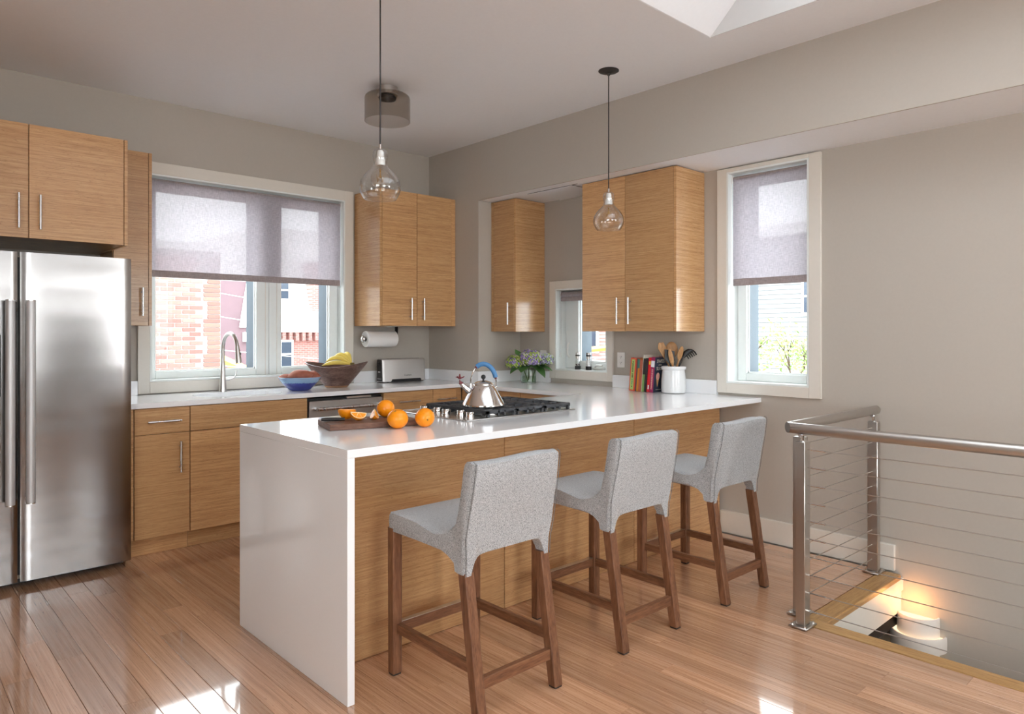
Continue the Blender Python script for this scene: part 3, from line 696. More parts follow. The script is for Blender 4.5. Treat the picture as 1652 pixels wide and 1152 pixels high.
# faucet
fx, fy = 1.905, 5.085
r = thing('faucet', 'brushed steel gooseneck faucet behind the sink', 'faucet', (fx, fy, CT))
m = MB(); m.lathe([(.028,0),(.028,.004),(.025,.02),(.018,.13),(.0155,.20),(.0145,.205)], (fx,fy,CT), 24); m.build('body', 'satin_steel', r)
pts = [(fx,fy,CT+.20)]; R_ = .10
for k in range(0, 15):
    t = PI*k/14*.94; pts.append((fx+.012*(1-math.cos(t)), fy-R_+R_*math.cos(t), CT+.305+R_*math.sin(t)*1.08))
m = MB(); m.tube(pts, .0135, 14); m.build('spout', 'satin_steel', r)
e = Vector(pts[-1]); d_ = Vector((.004,-.018,-.12))
m = MB(); m.tube([e, e+d_*.3, e+d_*.75, e+d_], [.0145,.017,.021,.020], 14); h_ = m.build('spray_head', 'satin_steel', r)
m = MB(); m.sphere(e+d_*.45+Vector((.012,-.010,0)), (.007,.007,.014), 10, 6); m.build('spray_button', 'black_plastic', h_)
m = MB(); m.cyl((fx,fy,CT+.085),(fx+.045,fy-.012,CT+.085),.0105,12); m.tube([(fx+.045,fy-.012,CT+.085),(fx+.070,fy-.018,CT+.092),(fx+.085,fy-.022,CT+.115),(fx+.090,fy-.024,CT+.145)], [.006,.005,.004,.0035], 8); m.build('lever', 'satin_steel', r)

# dishwasher
r = thing('dishwasher', 'stainless dishwasher with a bar handle below the wooden bowl', 'dishwasher', (2.595, 4.85, 0))
B(2.292, 2.896, 4.575, 5.16, .02, .872).build('tub', 'black_plastic', r)
m = MB(); m.box(2.297, 2.891, 4.548, 4.574, .11, .855, .003); d = m.build('door', 'dishwasher_steel', r)
m = MB(); m.cyl((2.335,4.505,.802),(2.855,4.505,.802),.0125,16)
for x_ in (2.345, 2.845): m.cyl((x_,4.548,.802),(x_,4.505,.802),.0115,12)
m.build('handle', 'handle_steel', d)
B(2.30, 2.89, 4.60, 4.62, .001, .108).build('toe_panel', 'black_plastic', r)
B(2.60, 2.80, 4.560, 4.575, .8585, .872).build('control_strip', 'satin_steel', r)

# refrigerator
r = thing('refrigerator', 'stainless steel side-by-side refrigerator with bar handles', 'refrigerator', (.69, 4.8, 0))
B(.235, 1.140, 4.515, 5.16, .03, 1.745, b=.003).build('cabinet_body', 'smoke_steel', r)
B(.245, 1.130, 4.50, 4.515, .055, 1.735).build('gasket', 'black_plastic', r)
B(.25, 1.125, 4.53, 4.60, .002, .03).build('base_grille', 'black_plastic', r)
def fdoor(x0, x1):
    m = MB(); ring = []
    n = 22; b = .010
    # gently bowed front like rolled steel
    xs = [x0+(x1-x0)*k/n for k in range(n+1)]
    fr = [(x, 4.430 + .0035*((2*(x-x0)/(x1-x0)-1)**2) + (.006 if k in (0, n) else 0)) for k, x in enumerate(xs)]
    poly = fr + [(x1, 4.498), (x0, 4.498)]
    m.loft([[(x,y,z) for x,y in poly] for z in (.035, 1.757)], True, False, False)
    return m.build('door', 'brushed_steel', r)
dr = fdoor(.618, 1.144); dl = fdoor(.237, .606)
for d, x_ in ((dr, .655), (dl, .567)):
    m = MB(); m.tube([(x_,4.372,.455),(x_,4.372,1.50)], .0215, 20)
    h_ = m.build('handle', 'fridge_handle_steel', d)
    for z_ in (1.5025, .4525):
        m = MB(); m.cyl((x_,4.372,z_-.0023),(x_,4.372,z_+.0023),.0218,20); m.build('handle_cap', 'polished_steel', d)
    for z_ in (.50, 1.455):
        m = MB(); m.cyl((x_,4.432,z_),(x_,4.392,z_),.011,10); m.build('handle_post', 'polished_steel', d)
m = MB(); m.box(.29, .534, 4.426, 4.440, 1.007, 1.325); m.build('dispenser', 'black_plastic', dl)
# ================================================================== COOKTOP
r = thing('cooktop', 'five-burner gas cooktop set into the peninsula', 'cooktop', (2.465, 2.835, CT))
m = MB(); m.box(2.09, 2.85, 2.565, 3.105, CT+.0005, CT+.006, .002); m.build('tray', 'satin_steel', r)
for k in range(5):
    y_ = 2.63 + k*.095; c = (2.165 + (.018 if k % 2 else 0), y_, CT+.006)
    m = MB(); m.lathe([(.021,0),(.021,.004),(.0185,.005),(.0185,.027),(.017,.029),(.001,.029)], c, 20); kb = m.build('knob', 'polished_steel', r)
    m = MB(); m.box(c[0]-.002, c[0]+.002, c[1]-.016, c[1]+.016, c[2]+.0291, c[2]+.031); m.build('pointer', 'black_plastic', kb)
burn = [(2.35,2.70,.042),(2.35,2.97,.034),(2.53,2.835,.055),(2.71,2.70,.034),(2.71,2.97,.042)]
for bx_, by_, br in burn:
    m = MB(); m.lathe([(br+.012,0),(br+.012,.008),(br,.012),(br,.02),(.001,.02)], (bx_,by_,CT+.006), 24); bo = m.build('burner', 'satin_steel', r)
    m = MB(); m.lathe([(br*.86,.0205),(br*.9,.025),(br*.8,.029),(.001,.03)], (bx_,by_,CT+.006), 24); m.build('burner_cap', 'cast_iron', bo)
GZ = CT+.040
def bar(m, p, q, w_=.006, h0=.018):
    """grate finger: flat-topped bar that drops to a foot at its outer end"""
    p = Vector(p); q = Vector(q); d = (q-p).normalized(); n = Vector((-d.y, d.x, 0))*w_
    poly = [(p, GZ-h0), (p, GZ-.004), (p+d*.006, GZ), (q-d*.006, GZ), (q, GZ-.004), (q, GZ-h0*.62)]
    vv = [a+n+Vector((0,0,z)) for a, z in poly] + [a-n+Vector((0,0,z)) for a, z in poly]
    k = len(poly); m.add(vv, [tuple(range(k)), tuple(range(k,2*k))] + [(i,(i+1)%k,k+(i+1)%k,k+i) for i in range(k)])
for gi, (x0, x1) in enumerate(((2.235, 2.430), (2.434, 2.630), (2.634, 2.830))):
    m = MB(); y0, y1 = 2.585, 3.085; xm = (x0+x1)/2; ym = (y0+y1)/2
    # outer rails in short raised blocks, with legs
    for y_ in (y0+.006, ym, y1-.006): bar(m, (x0,y_,0), (x1,y_,0), .006)
    for x_ in (x0+.006, x1-.006): bar(m, (x_,y0,0), (x_,y1,0), .006)
    for k in range(8):
        y_ = y0+.035+k*(y1-y0-.07)/7
        bar(m, (x0,y_,0), (x0+.066,y_,0), .0055, .030); bar(m, (x1,y_,0), (x1-.066,y_,0), .0055, .030)
    for x_ in (xm-.02, xm+.02): bar(m, (x_,y0,0), (x_,y0+.06,0), .0055, .030); bar(m, (x_,y1,0), (x_,y1-.06,0), .0055, .030)
    for x_ in (x0+.004, x1-.018):
        for y_ in (y0, ym-.007, y1-.014):
            m.prism([(x_, CT+.0062), (x_+.014, CT+.0062), (x_+.011, GZ-.006), (x_+.003, GZ-.006)], 'y', y_, y_+.014)
    m.build('grate', 'cast_iron', r)

# ================================================================== KETTLE
kx, ky, kz = 2.365, 2.765, GZ+.001
r = thing('kettle', 'polished conical kettle with blue handle and bird whistle', 'kettle', (kx, ky, kz))
m = MB(); m.lathe([(.001,0),(.104,0),(.110,.002),(.111,.006),(.108,.014),(.092,.045),(.074,.076),(.060,.099),(.055,.104),(.053,.106)], (kx,ky,kz), 48); m.build('body', 'polished_steel', r)
m = MB(); m.lathe([(.0535,.1065),(.052,.112),(.044,.120),(.030,.1265),(.014,.130),(.001,.131)], (kx,ky,kz), 40); li = m.build('lid', 'polished_steel', r)
m = MB(); m.cyl((kx,ky,kz+.130),(kx,ky,kz+.139),.005,12); m.sphere((kx,ky,kz+.149), .0125, 18, 10); m.build('knob', 'black_rubber', li)
lf = Vector((-.733,.680,0)); c0 = Vector((kx,ky,kz))
m = MB(); m.tube([c0+lf*.052+Vector((0,0,.062)), c0+lf*.080+Vector((0,0,.082)), c0+lf*.115+Vector((0,0,.114))], [.022,.0175,.0095], 18); m.build('spout', 'polished_steel', r)
m = MB(); pts = []
for k in range(21):
    t = math.radians(-14 + 208*k/20); pts.append(c0 + lf*(-.066*math.cos(t)) + Vector((0,0,.118+.098*max(math.sin(t),-.2))))
m.tube(pts, .0032, 8); m.build('handle_wire', 'polished_steel', r)
m = MB(); m.tube(pts[3:14], .0125, 14)
m.build('handle_grip', 'blue_rubber', r, label='thick blue handle grip')
m = MB(); m.tube([pts[2]*.4+pts[3]*.6, pts[3]], .007, 10); m.tube([pts[13], pts[13]*.3+pts[14]*.7], .007, 10); m.build('grip_stop', 'red_plastic', r)
m = MB()
for s_ in (-1, 1): m.cyl(c0+lf*(s_*.058)+Vector((0,0,.094)), c0+lf*(s_*.069)+Vector((0,0,.099)), .0055, 10)
m.build('handle_lug', 'polished_steel', r)
b0 = c0+lf*.122+Vector((0,0,.122))
m = MB(); m.tube([b0-lf*.012-Vector((0,0,.012)), b0], [.0105,.0085], 12)
m.tube([b0, b0+Vector((0,0,.012))], .003, 8); bb = b0+Vector((0,0,.022))
m.sphere(bb, (.010,.010,.007), 12, 8); m.sphere(bb+lf*.012+Vector((0,0,.004)), .0048, 10, 6); m.cyl(bb+lf*.015+Vector((0,0,.004)), bb+lf*.024+Vector((0,0,.005)), .0018, 6, .0004)
m.tube([bb-lf*.006, bb-lf*.016+Vector((0,0,.003)), bb-lf*.024+Vector((0,0,.008))], [.004,.003,.002], 8)
m.tube([bb, bb+Vector((-.004,-.004,.009)), bb+Vector((-.006,-.007,.021))], [.005,.0045,.002], 8); m.tube([bb, bb+Vector((.004,.004,.009)), bb+Vector((.006,.007,.020))], [.005,.0045,.002], 8)
m.build('bird_whistle', 'red_plastic', r, label='red bird-shaped whistle on the spout')

# ================================================================== CUTTING BOARD AND ORANGES
ba = math.radians(-14.8); bc = Vector((1.466, 2.715, CT))
r = thing('cutting_board', 'dark walnut cutting board on the white peninsula', 'cutting board', bc, ba)
m = MB(); m.box(0, .40, 0, .225, .0005, .0265, .002); m.build('board', 'board_walnut', r, local=True)
BT = CT+.0268
def bp_(u, v, z=0): return bc + Vector((u*math.cos(ba)-v*math.sin(ba), u*math.sin(ba)+v*math.cos(ba), .0268+z))
r = thing('paring_knife', 'paring knife with black handle lying on the cutting board', 'knife', bp_(.0,.10), ba-.30)
m = MB(); m.tube([(-.015,.03,.0085),(.01,.03,.009),(.05,.03,.0088),(.085,.03,.0085)], [.0065,.0085,.008,.0075], 12); m.build('handle', 'black_lacquer', r, local=True)
m = MB(); m.prism([(.085,.022),(.085,.038),(.15,.038),(.185,.031),(.18,.024)], 'z', .008, .0092); m.build('blade', 'polished_steel', r, local=True)
def orange(c, rad, label, spot, squash=.96):
    c = Vector(c); r = thing('orange', label, 'orange', c, group='whole oranges on the peninsula')
    m = MB(); n_, k_ = 30, 20; rings = []
    for i in range(k_+1):
        th = PI*i/k_; rings.append([c + Vector((max(math.sin(th),1e-3)*math.cos(2*PI*j/n_)*rad, max(math.sin(th),1e-3)*math.sin(2*PI*j/n_)*rad, rad*squash-rad*squash*math.cos(th)*(1-.05*math.exp(-(th/.3)**2)*0))) for j in range(n_)])
    m.loft(rings); m.build('peel', 'orange_peel', r)
    d = Vector(spot).normalized(); p = c + Vector((0,0,rad*squash)) + Vector((d.x*rad, d.y*rad, d.z*rad*squash))
    q = d.to_track_quat('Z','Y').to_matrix().to_4x4()
    m = MB(); m.lathe([(.0042,-.0012),(.0038,.0006),(.0022,.0002),(.001,-.0004)], (0,0,0), 10); m.xf(Matrix.Translation(p) @ q); m.build('stem_scar', 'navel', r)
    return r
orange((1.725,2.592,CT+.0005), .0455, 'whole orange lying on the worktop in front of the cutting board', (-.5,-.3,.9), .93)
orange((1.842,2.553,CT+.0005), .0435, 'whole orange beside the board corner with its stem scar showing', (-.30,-.85,-.12))
orange((1.797,2.80,BT), .0415, 'whole orange resting on the far end of the cutting board', (-.88,.15,.55))
def flesh_disc(parent, c, rad, M, n=10):
    m = MB(); m.cyl((0,0,0),(0,0,.0015), rad*.985, 32); m.xf(M); m.build('pith', 'orange_pith', parent)
    for k in range(n):
        a0 = 2*PI*k/n+.05; a1 = 2*PI*(k+1)/n-.05
        poly = [(rad*.10*math.cos((a0+a1)/2), rad*.10*math.sin((a0+a1)/2))] + [(rad*.88*math.cos(a0+(a1-a0)*t/4), rad*.88*math.sin(a0+(a1-a0)*t/4)) for t in range(5)]
        m = MB(); m.prism(poly, 'z', .0015, .003); m.xf(M); m.build('segment', 'orange_flesh', parent)
hc = bp_(.115,.165)
r = thing('orange_half', 'halved orange lying cut side up on the cutting board', 'orange half', hc)
m = MB(); rad = .041
prof = [(max(rad*math.sin(t*PI/2/9),.001), rad-rad*math.cos(t*PI/2/9)) for t in range(10)]
m.lathe(prof, (0,0,0), 32); m.f.append(tuple(range(9*32, 10*32))); m.sm.append(False)
M = Matrix.Translation(hc) @ Matrix.Translation((0,0,.0012)) @ Matrix.Rotation(math.radians(5),4,'Y') @ Matrix.Rotation(math.radians(-4),4,'X')
m.xf(M); m.build('peel', 'orange_peel', r); flesh_disc(r, hc, rad, M @ Matrix.Translation((0,0,rad)))
def wedge(c, rad, rz, tilt, span, label):
    c = Vector(c); r = thing('orange_wedge', label, 'orange wedge', c, group='cut orange wedges on the board')
    # spherical wedge, peel downwards, the two cut faces meeting in a ridge
    M = Matrix.Translation(c + Vector((0,0,rad))) @ Matrix.Rotation(rz,4,'Z') @ Matrix.Rotation(tilt,4,'Y')
    n_, k_ = 14, 14
    def sp(th, ph, q=1.): return Vector((rad*q*math.cos(th), rad*q*math.sin(th)*math.sin(ph), -rad*q*math.sin(th)*math.cos(ph)))
    m = MB(); rings = [[sp(PI*i/k_, -span/2+span*j/n_) for j in range(n_+1)] for i in range(k_+1)]
    F = [(i*(n_+1)+j, i*(n_+1)+j+1, (i+1)*(n_+1)+j+1, (i+1)*(n_+1)+j) for i in range(k_) for j in range(n_)]
    m.add([p for q in rings for p in q], F, True); m.xf(M); m.build('peel', 'orange_peel', r)
    for s_ in (-1, 1):
        m = MB(); ph = s_*span/2; pts = [sp(PI*i/k_, ph) for i in range(k_+1)]; m.add(pts, [tuple(range(len(pts)))]); m.xf(M); m.build('pith', 'orange_pith', r)
        nn = Vector((0,-math.cos(ph)*-s_, math.sin(ph)*-s_*-1))*0 + Vector((0, s_*-math.cos(ph)*-1, s_*math.sin(ph)))*.0006
        for a, b in ((.06,.36),(.37,.63),(.64,.94)):
            pts = [sp(PI*(a+b)/2, ph, .12)] + [sp(PI*(a+(b-a)*t/5), ph, .89) for t in range(6)]
            m = MB(); m.add([p+nn for p in pts] + [p-nn for p in pts], [tuple(range(7)), tuple(range(7,14))] + [(i,(i+1)%7,7+(i+1)%7,7+i) for i in range(7)]); m.xf(M); m.build('segment', 'orange_flesh', r)
wedge(bp_(.150,.095), .037, math.radians(-15), .12, 1.65, 'orange wedge lying against the halved orange')
wedge(bp_(.225,.10), .034, math.radians(60), -.35, 1.25, 'single orange wedge in the middle of the cutting board')

# ================================================================== THINGS ON THE BACK COUNTER
# blue glazed bowl with sweet potatoes
bx_, by_ = 2.35, 4.80
r = tag(MB().lathe([(.001,.003),(.060,.003),(.065,0),(.072,.002),(.085,.012),(.115,.042),(.138,.074),(.150,.094),(.148,.097),(.134,.076),(.110,.046),(.078,.016),(.001,.010)], (0,0,0), 48).build('ceramic_bowl', 'blue_glaze'), 'blue glazed ceramic bowl holding sweet potatoes', 'bowl'); r.location = (bx_, by_, CT+.0005)
def potato(c, L_, rad, rz, tilt, label, seed):
    M = Matrix.Translation(c) @ Matrix.Rotation(rz,4,'Z') @ Matrix.Rotation(tilt,4,'Y'); m = MB(); rings = []
    for i in range(15):
        t = i/14; q = math.sin(PI*min(max(t,.0),1.))**.62; q = max(q, .02); rr = []
        for j in range(18):
            a = 2*PI*j/18; p = Vector(((t-.5)*L_, math.cos(a), math.sin(a)))
            k = rad*q*(1+.16*mnoise.noise(Vector((t*2.2+seed, math.cos(a)*.8, math.sin(a)*.8+seed))))
            rr.append(M @ Vector((p.x, p.y*k, p.z*k)))
        rings.append(rr)
    return tag(m.loft(rings).build('sweet_potato', 'potato_skin'), label, 'sweet potato', 'sweet potatoes in the blue bowl')
dx = Vector((.733,-.68,0)); pc = Vector((bx_,by_,CT))
potato(pc+dx*(-.085)+Vector((0,0,.083)), .15, .036, -.75, .1, 'small sweet potato at the faucet side of the blue bowl', 1.3)
potato(pc+dx*.01+Vector((-.02,-.03,.108)), .185, .046, -.75, -.10, 'biggest sweet potato on top of the blue bowl', 4.1)
potato(pc+dx*.085+Vector((.02,.02,.095)), .14, .044, .25, .12, 'sweet potato at the wooden bowl side of the blue bowl', 8.2)
potato(pc+Vector((.03,.045,.062)), .16, .036, .5, 0, 'sweet potato at the back of the blue bowl', 6.6)
# carved wooden bowl with bananas
wx, wy = 2.70, 4.895
m = MB(); n_ = 56; rings = []
prof = [(.001,.004),(.070,.004),(.076,0),(.086,.006),(.118,.045),(.160,.095),(.198,.140),(.226,.176),(.220,.178),(.190,.140),(.150,.096),(.108,.050),(.07,.022),(.001,.018)]
for (q, z) in prof:
    ring = []
    for j in range(n_):
        a = 2*PI*j/n_; wv = 1+.05*math.cos(2*(a+.75))*(z/.17); lift = .016*(z/.17)**2*math.cos(2*(a+.75))
        ring.append((q*math.cos(a)*wv, q*math.sin(a)*wv, z+lift))
    rings.append(ring)
m.loft(rings, True)
r = thing('wooden_bowl', 'large carved walnut bowl holding bananas', 'bowl', (wx, wy, CT+.0005)); m.build('bowl', 'bowl_wood', r, local=True)
m = MB(); m.lathe([(.0765,.0003),(.0795,.0005),(.0945,.0125),(.0905,.0118)], (0,0,0), 48); m.build('foot_ring', 'bark_rim', r, local=True)
bn = thing('banana_bunch', 'bunch of yellow bananas lying in the wooden bowl', 'banana', (wx+.01, wy-.02, CT+.12))
hub = Vector((wx+.085, wy-.075, CT+.172)); side = Vector((.68,.733,0))
for k, (sd, bk, zt2, up) in enumerate(((-.045,.205,-.004,.040), (-.012,.190,.022,.085), (.022,.150,.040,.110), (.050,.085,.045,.115))):
    tip = hub - dx*bk + side*sd*1.5 + Vector((0,0,zt2)); mid = (hub+tip)/2 + side*sd*.9 + Vector((0,0,up))
    pts = []
    for i in range(13):
        t = i/12; pts.append(hub*(1-t)**2 + mid*2*t*(1-t) + tip*t*t)
    rs = [.006,.008,.0115,.0145,.016,.0168,.017,.0168,.016,.0148,.0125,.008,.004]
    m = MB(); m.tube(pts, rs, 8, smooth=False); o = m.build('banana', 'banana_skin', bn)
    m = MB(); m.tube([pts[-1], pts[-1]+(pts[-1]-pts[-2])*.45], [.0045,.003], 6); m.build('tip', 'banana_tip', o)
m = MB(); m.tube([hub-dx*.005, hub+dx*.012+Vector((0,0,.004)), hub+dx*.022+Vector((0,0,.006))], [.016,.012,.010], 10); m.build('stalk', 'banana_tip', bn)

# long-slot toaster
tx0, tx1, ty0, ty1 = 3.205, 3.640, 5.030, 5.140
r = thing('toaster', 'long brushed steel toaster with dark end controls', 'toaster', ((tx0+tx1)/2, (ty0+ty1)/2, CT))
zb, zt = CT+.006, CT+.196
def tsec(x, ins): # cross-section slightly narrowing to the top with rounded shoulders
    a, b_ = ty0+ins, ty1-ins
    pts = [(a,zb),(a+.006,zb+.10),(a+.010,zt-.016),(a+.014,zt-.005),(a+.024,zt)]; 
    return [(x,y,z) for y, z in pts] + [(x,b_-(y-a),z) for y, z in reversed(pts)]
m = MB(); m.loft([tsec(tx0, .010), tsec(tx0+.008, .002), tsec(tx0+.02, 0), tsec(tx1-.02, 0), tsec(tx1-.006, .003), tsec(tx1, .010)], True, False, False); m.build('shell', 'toaster_steel', r)
m = MB(); m.box(tx0+.07, tx1-.04, ty0+.047, ty0+.063, zt+.0002, zt+.0012); m.build('slot', 'dark_gap', r)
m = MB(); m.prism([(ty0+.016,zb+.006),(ty0+.022,zt-.012),(ty0+.030,zt-.004),(ty1-.030,zt-.004),(ty1-.022,zt-.012),(ty1-.016,zb+.006)], 'x', tx0-.005, tx0+.003); cp = m.build('control_panel', 'black_plastic', r)
m = MB(); m.box(tx0-.013, tx0-.0055, (ty0+ty1)/2-.012, (ty0+ty1)/2+.012, zt-.045, zt-.028, .003); m.build('lever', 'black_plastic', cp)
m = MB(); m.box(tx0-.0062, tx0-.0052, (ty0+ty1)/2-.016, (ty0+ty1)/2+.016, zb+.078, zb+.086); m.build('panel_mark', 'print_white', cp)
m = MB()
for k in range(4): m.box(tx0-.0062, tx0-.0052, ty0+.028+.016*k, ty0+.034+.016*k, zb+.022, zb+.028)
m.build('button_marks', 'print_white', cp)
m = MB(); m.prism([(tx0+.075,zb-.003),(tx0+.090,zb+.020),(tx1-.062,zb+.020),(tx1-.050,zb+.012),(tx1-.050,zb-.003)], 'y', ty0-.0012, ty0+.004); m.build('tray_recess', 'black_plastic', r)
m = MB(); m.box(tx0+.02, tx0+.06, ty0+.01, ty1-.01, CT+.0003, zb); m.box(tx1-.05, tx1-.02, ty0+.01, ty1-.01, CT+.0003, zb); m.build('foot', 'black_plastic', r)
text('Cuisinart', .020, 'black_plastic', r, Matrix.Translation(((tx0+tx1)/2+.03, ty0+.0022, zb+.050)) @ Matrix.Rotation(PI/2,4,'X'))

# paper towel under the wall cabinet
py_, pz_ = 5.075, 1.283
r = thing('towel_holder', 'chrome paper towel holder fixed under the wall cabinet', 'towel holder', (3.2, py_, 1.388))
B(3.16, 3.395, py_-.02, py_+.02, 1.3835, 1.3885, b=.001).build('mounting_plate', 'polished_steel', r)
m = MB(); m.prism([(py_-.020,1.384),(py_+.020,1.384),(py_+.018,pz_-.02),(py_-.018,pz_-.02)], 'x', 3.362, 3.368); m.build('arm', 'black_plastic', r)
m = MB(); m.cyl((3.035,py_,pz_),(3.362,py_,pz_),.008,12); m.build('rod', 'polished_steel', r)
m = MB(); m.lathe([(.001,-.016),(.012,-.015),(.024,-.009),(.029,0),(.029,.004)], (0,0,0), 28); m.xf(Matrix.Translation((3.036,py_,pz_)) @ Matrix.Rotation(PI/2,4,'Y')); m.build('end_cap', 'polished_steel', r)
m = MB(); m.lathe([(.020,0),(.066,0),(.067,.003),(.067,.277),(.066,.28),(.020,.28),(.020,0)], (0,0,0), 40, caps=False); m.xf(Matrix.Translation((3.062,py_,pz_)) @ Matrix.Rotation(PI/2,4,'Y'))
tag(m.build('paper_towel_roll', 'paper'), 'white paper towel roll hanging under the wall cabinet', 'paper towel')

# electrical plates
def plate(y, z, label, kind='outlet'):
    r = thing('wall_outlet' if kind == 'outlet' else 'light_switch', label, kind, (XW, y, z))
    B(XW-.006, XW-.0005, y-.036, y+.036, z-.058, z+.058, b=.002).build('plate', 'white_plastic', r)
    if kind == 'outlet':
        for dz in (-.022, .022):
            m = MB(); m.lathe([(.001,.0012),(.0155,.0012),(.0165,0)], (0,0,0), 20); m.xf(Matrix.Translation((XW-.006,y,z+dz)) @ Matrix.Rotation(-PI/2,4,'Y')); so_ = m.build('socket', 'white_plastic', r)
            m = MB()
            for dy in (-.006,.006): m.box(XW-.0078, XW-.0070, y+dy-.001, y+dy+.001, z+dz-.002, z+dz+.007)
            m.box(XW-.0078, XW-.0070, y-.002, y+.002, z+dz-.010, z+dz-.006); m.build('slots', 'dark_gap', so_)
    else:
        B(XW-.009, XW-.006, y-.016, y+.016, z-.030, z+.030, b=.001).build('rocker', 'white_plastic', r)
plate(3.372, 1.128, 'white duplex outlet beside the cookbooks')
plate(4.205, 1.128, 'white switch plate behind the hydrangeas', 'switch')

# ================================================================== HYDRANGEAS IN A VASE
vx, vy = 4.055, 4.165
r = thing('glass_vase', 'short clear glass cylinder vase of hydrangeas', 'vase', (vx, vy, CT))
m = MB(); m.lathe([(.001,.0005),(.060,.0005),(.0625,.003),(.0625,.130),(.0595,.130),(.0595,.010),(.001,.008)], (vx,vy,CT), 40); m.build('glass', 'vase_glass', r)
m = MB(); m.lathe([(.001,.0105),(.058,.0105),(.058,.060),(.001,.060)], (vx,vy,CT), 32); m.build('water', 'water', r)
def leaf(m, base, d, L_, W_, droop=.3, up=Vector((0,0,1))):
    base = Vector(base); d = Vector(d).normalized(); s_ = d.cross(up).normalized(); n_ = s_.cross(d); n = 8; k = len(m.v); vv = []
    for i in range(n+1):
        t = i/n; wv = W_*(math.sin(PI*t**.75)**.8 if 0 < t < 1 else .02); p = base + d*L_*t - Vector((0,0,1))*droop*L_*t*t
        vv += [p - s_*wv + n_*wv*.22, p, p + s_*wv + n_*wv*.22]
    F = []
    for i in range(n):
        a = i*3; F += [(a,a+1,a+4,a+3), (a+1,a+2,a+5,a+4)]
    th = Vector((0,0,-.0012)); kk = len(vv)
    m.add(vv + [p+th for p in vv], F + [tuple(kk+q for q in reversed(f)) for f in F], True)
rg = random.Random(5)
def hydrangea(c, rad, mat, label, leaves):
    c = Vector(c); r = thing('hydrangea', label, 'flower', (vx, vy, CT+.02), group='hydrangeas in the glass vase')
    m = MB(); base = Vector((vx+rg.uniform(-.025,.025), vy+rg.uniform(-.025,.025), CT+.014)); nk = Vector((vx+(c.x-vx)*.42, vy+(c.y-vy)*.42, CT+.13))
    m.tube([base, nk*.5+base*.5, nk, c], .0045, 8); m.build('stem', 'stem_green', r)
    m = MB(); n = int(190*(rad/.07)**2)
    for k in range(n):
        z = 1-2*(k+.5)/n
        if z < -.62: continue
        ph = k*2.39996; q = math.sqrt(1-z*z); d = Vector((q*math.cos(ph), q*math.sin(ph), z)); p = c + Vector((d.x, d.y, d.z*.80))*rad*rg.uniform(.90,1.06)
        d = (d + Vector((rg.uniform(-.3,.3), rg.uniform(-.3,.3), rg.uniform(-.3,.3)))).normalized()
        u = d.orthogonal().normalized(); v = d.cross(u); a = rg.uniform(0, PI); u, v = u*math.cos(a)+v*math.sin(a), v*math.cos(a)-u*math.sin(a); sz = .0105*rg.uniform(.8,1.15)
        nn = len(m.v); vv = [p]
        for e_ in range(4):
            x_, y_ = ((1,0),(0,1),(-1,0),(0,-1))[e_]; t = u*x_+v*y_; s_ = u*-y_+v*x_
            vv += [p+t*sz*.55+s_*sz*.42+d*.0015, p+t*sz*1.05+d*.0030, p+t*sz*.55-s_*sz*.42+d*.0015]
        m.add(vv, [(0,1+3*e_,2+3*e_,3+3*e_) for e_ in range(4)], False)
    m.build('florets', mat, r, kind='stuff', recalc=False)
    m = MB(); m.sphere(c, (rad*.86,rad*.86,rad*.68), 16, 10); m.build('flower_core', 'stem_green', r)
    for (d, L_, W_, dr, zz) in leaves:
        m = MB(); b_ = Vector((vx, vy, CT+zz)) + Vector((d[0],d[1],0)).normalized()*.045; leaf(m, b_, d, L_, W_, dr); m.build('leaf', 'leaf_green', r, recalc=False)
vr = Vector((.733,-.680,0)); vf = Vector((.680,.733,0))
def dv(a, b, z): return tuple(vr*a + vf*b + Vector((0,0,z)))
V0 = Vector((vx, vy, CT))
hydrangea(V0 + vr*(-.115) - vf*.02 + Vector((0,0,.172)), .078, 'floret_green', 'lime green hydrangea head on the toaster side of the vase', [(dv(-1,.15,.35), .17, .062, .25, .13), (dv(-.75,-.5,.1), .14, .066, .50, .14)])
hydrangea(V0 + vr*.015 - vf*.035 + Vector((0,0,.205)), .098, 'floret', 'large purple hydrangea head in the middle of the vase', [(dv(-.35,-.8,.05), .12, .060, .45, .145), (dv(-.45,.4,.9), .19, .06, .1, .14), (dv(.30,-.7,.1), .09, .055, .3, .145)])
hydrangea(V0 + vr*.140 - vf*.005 + Vector((0,0,.195)), .068, 'floret_pale', 'pale blue and green hydrangea head nearest the small window', [(dv(1,-.2,.25), .15, .060, .1, .14), (dv(.95,-.45,.02), .165, .066, .22, .14), (dv(.6,-.45,-.15), .12, .066, .55, .14)])

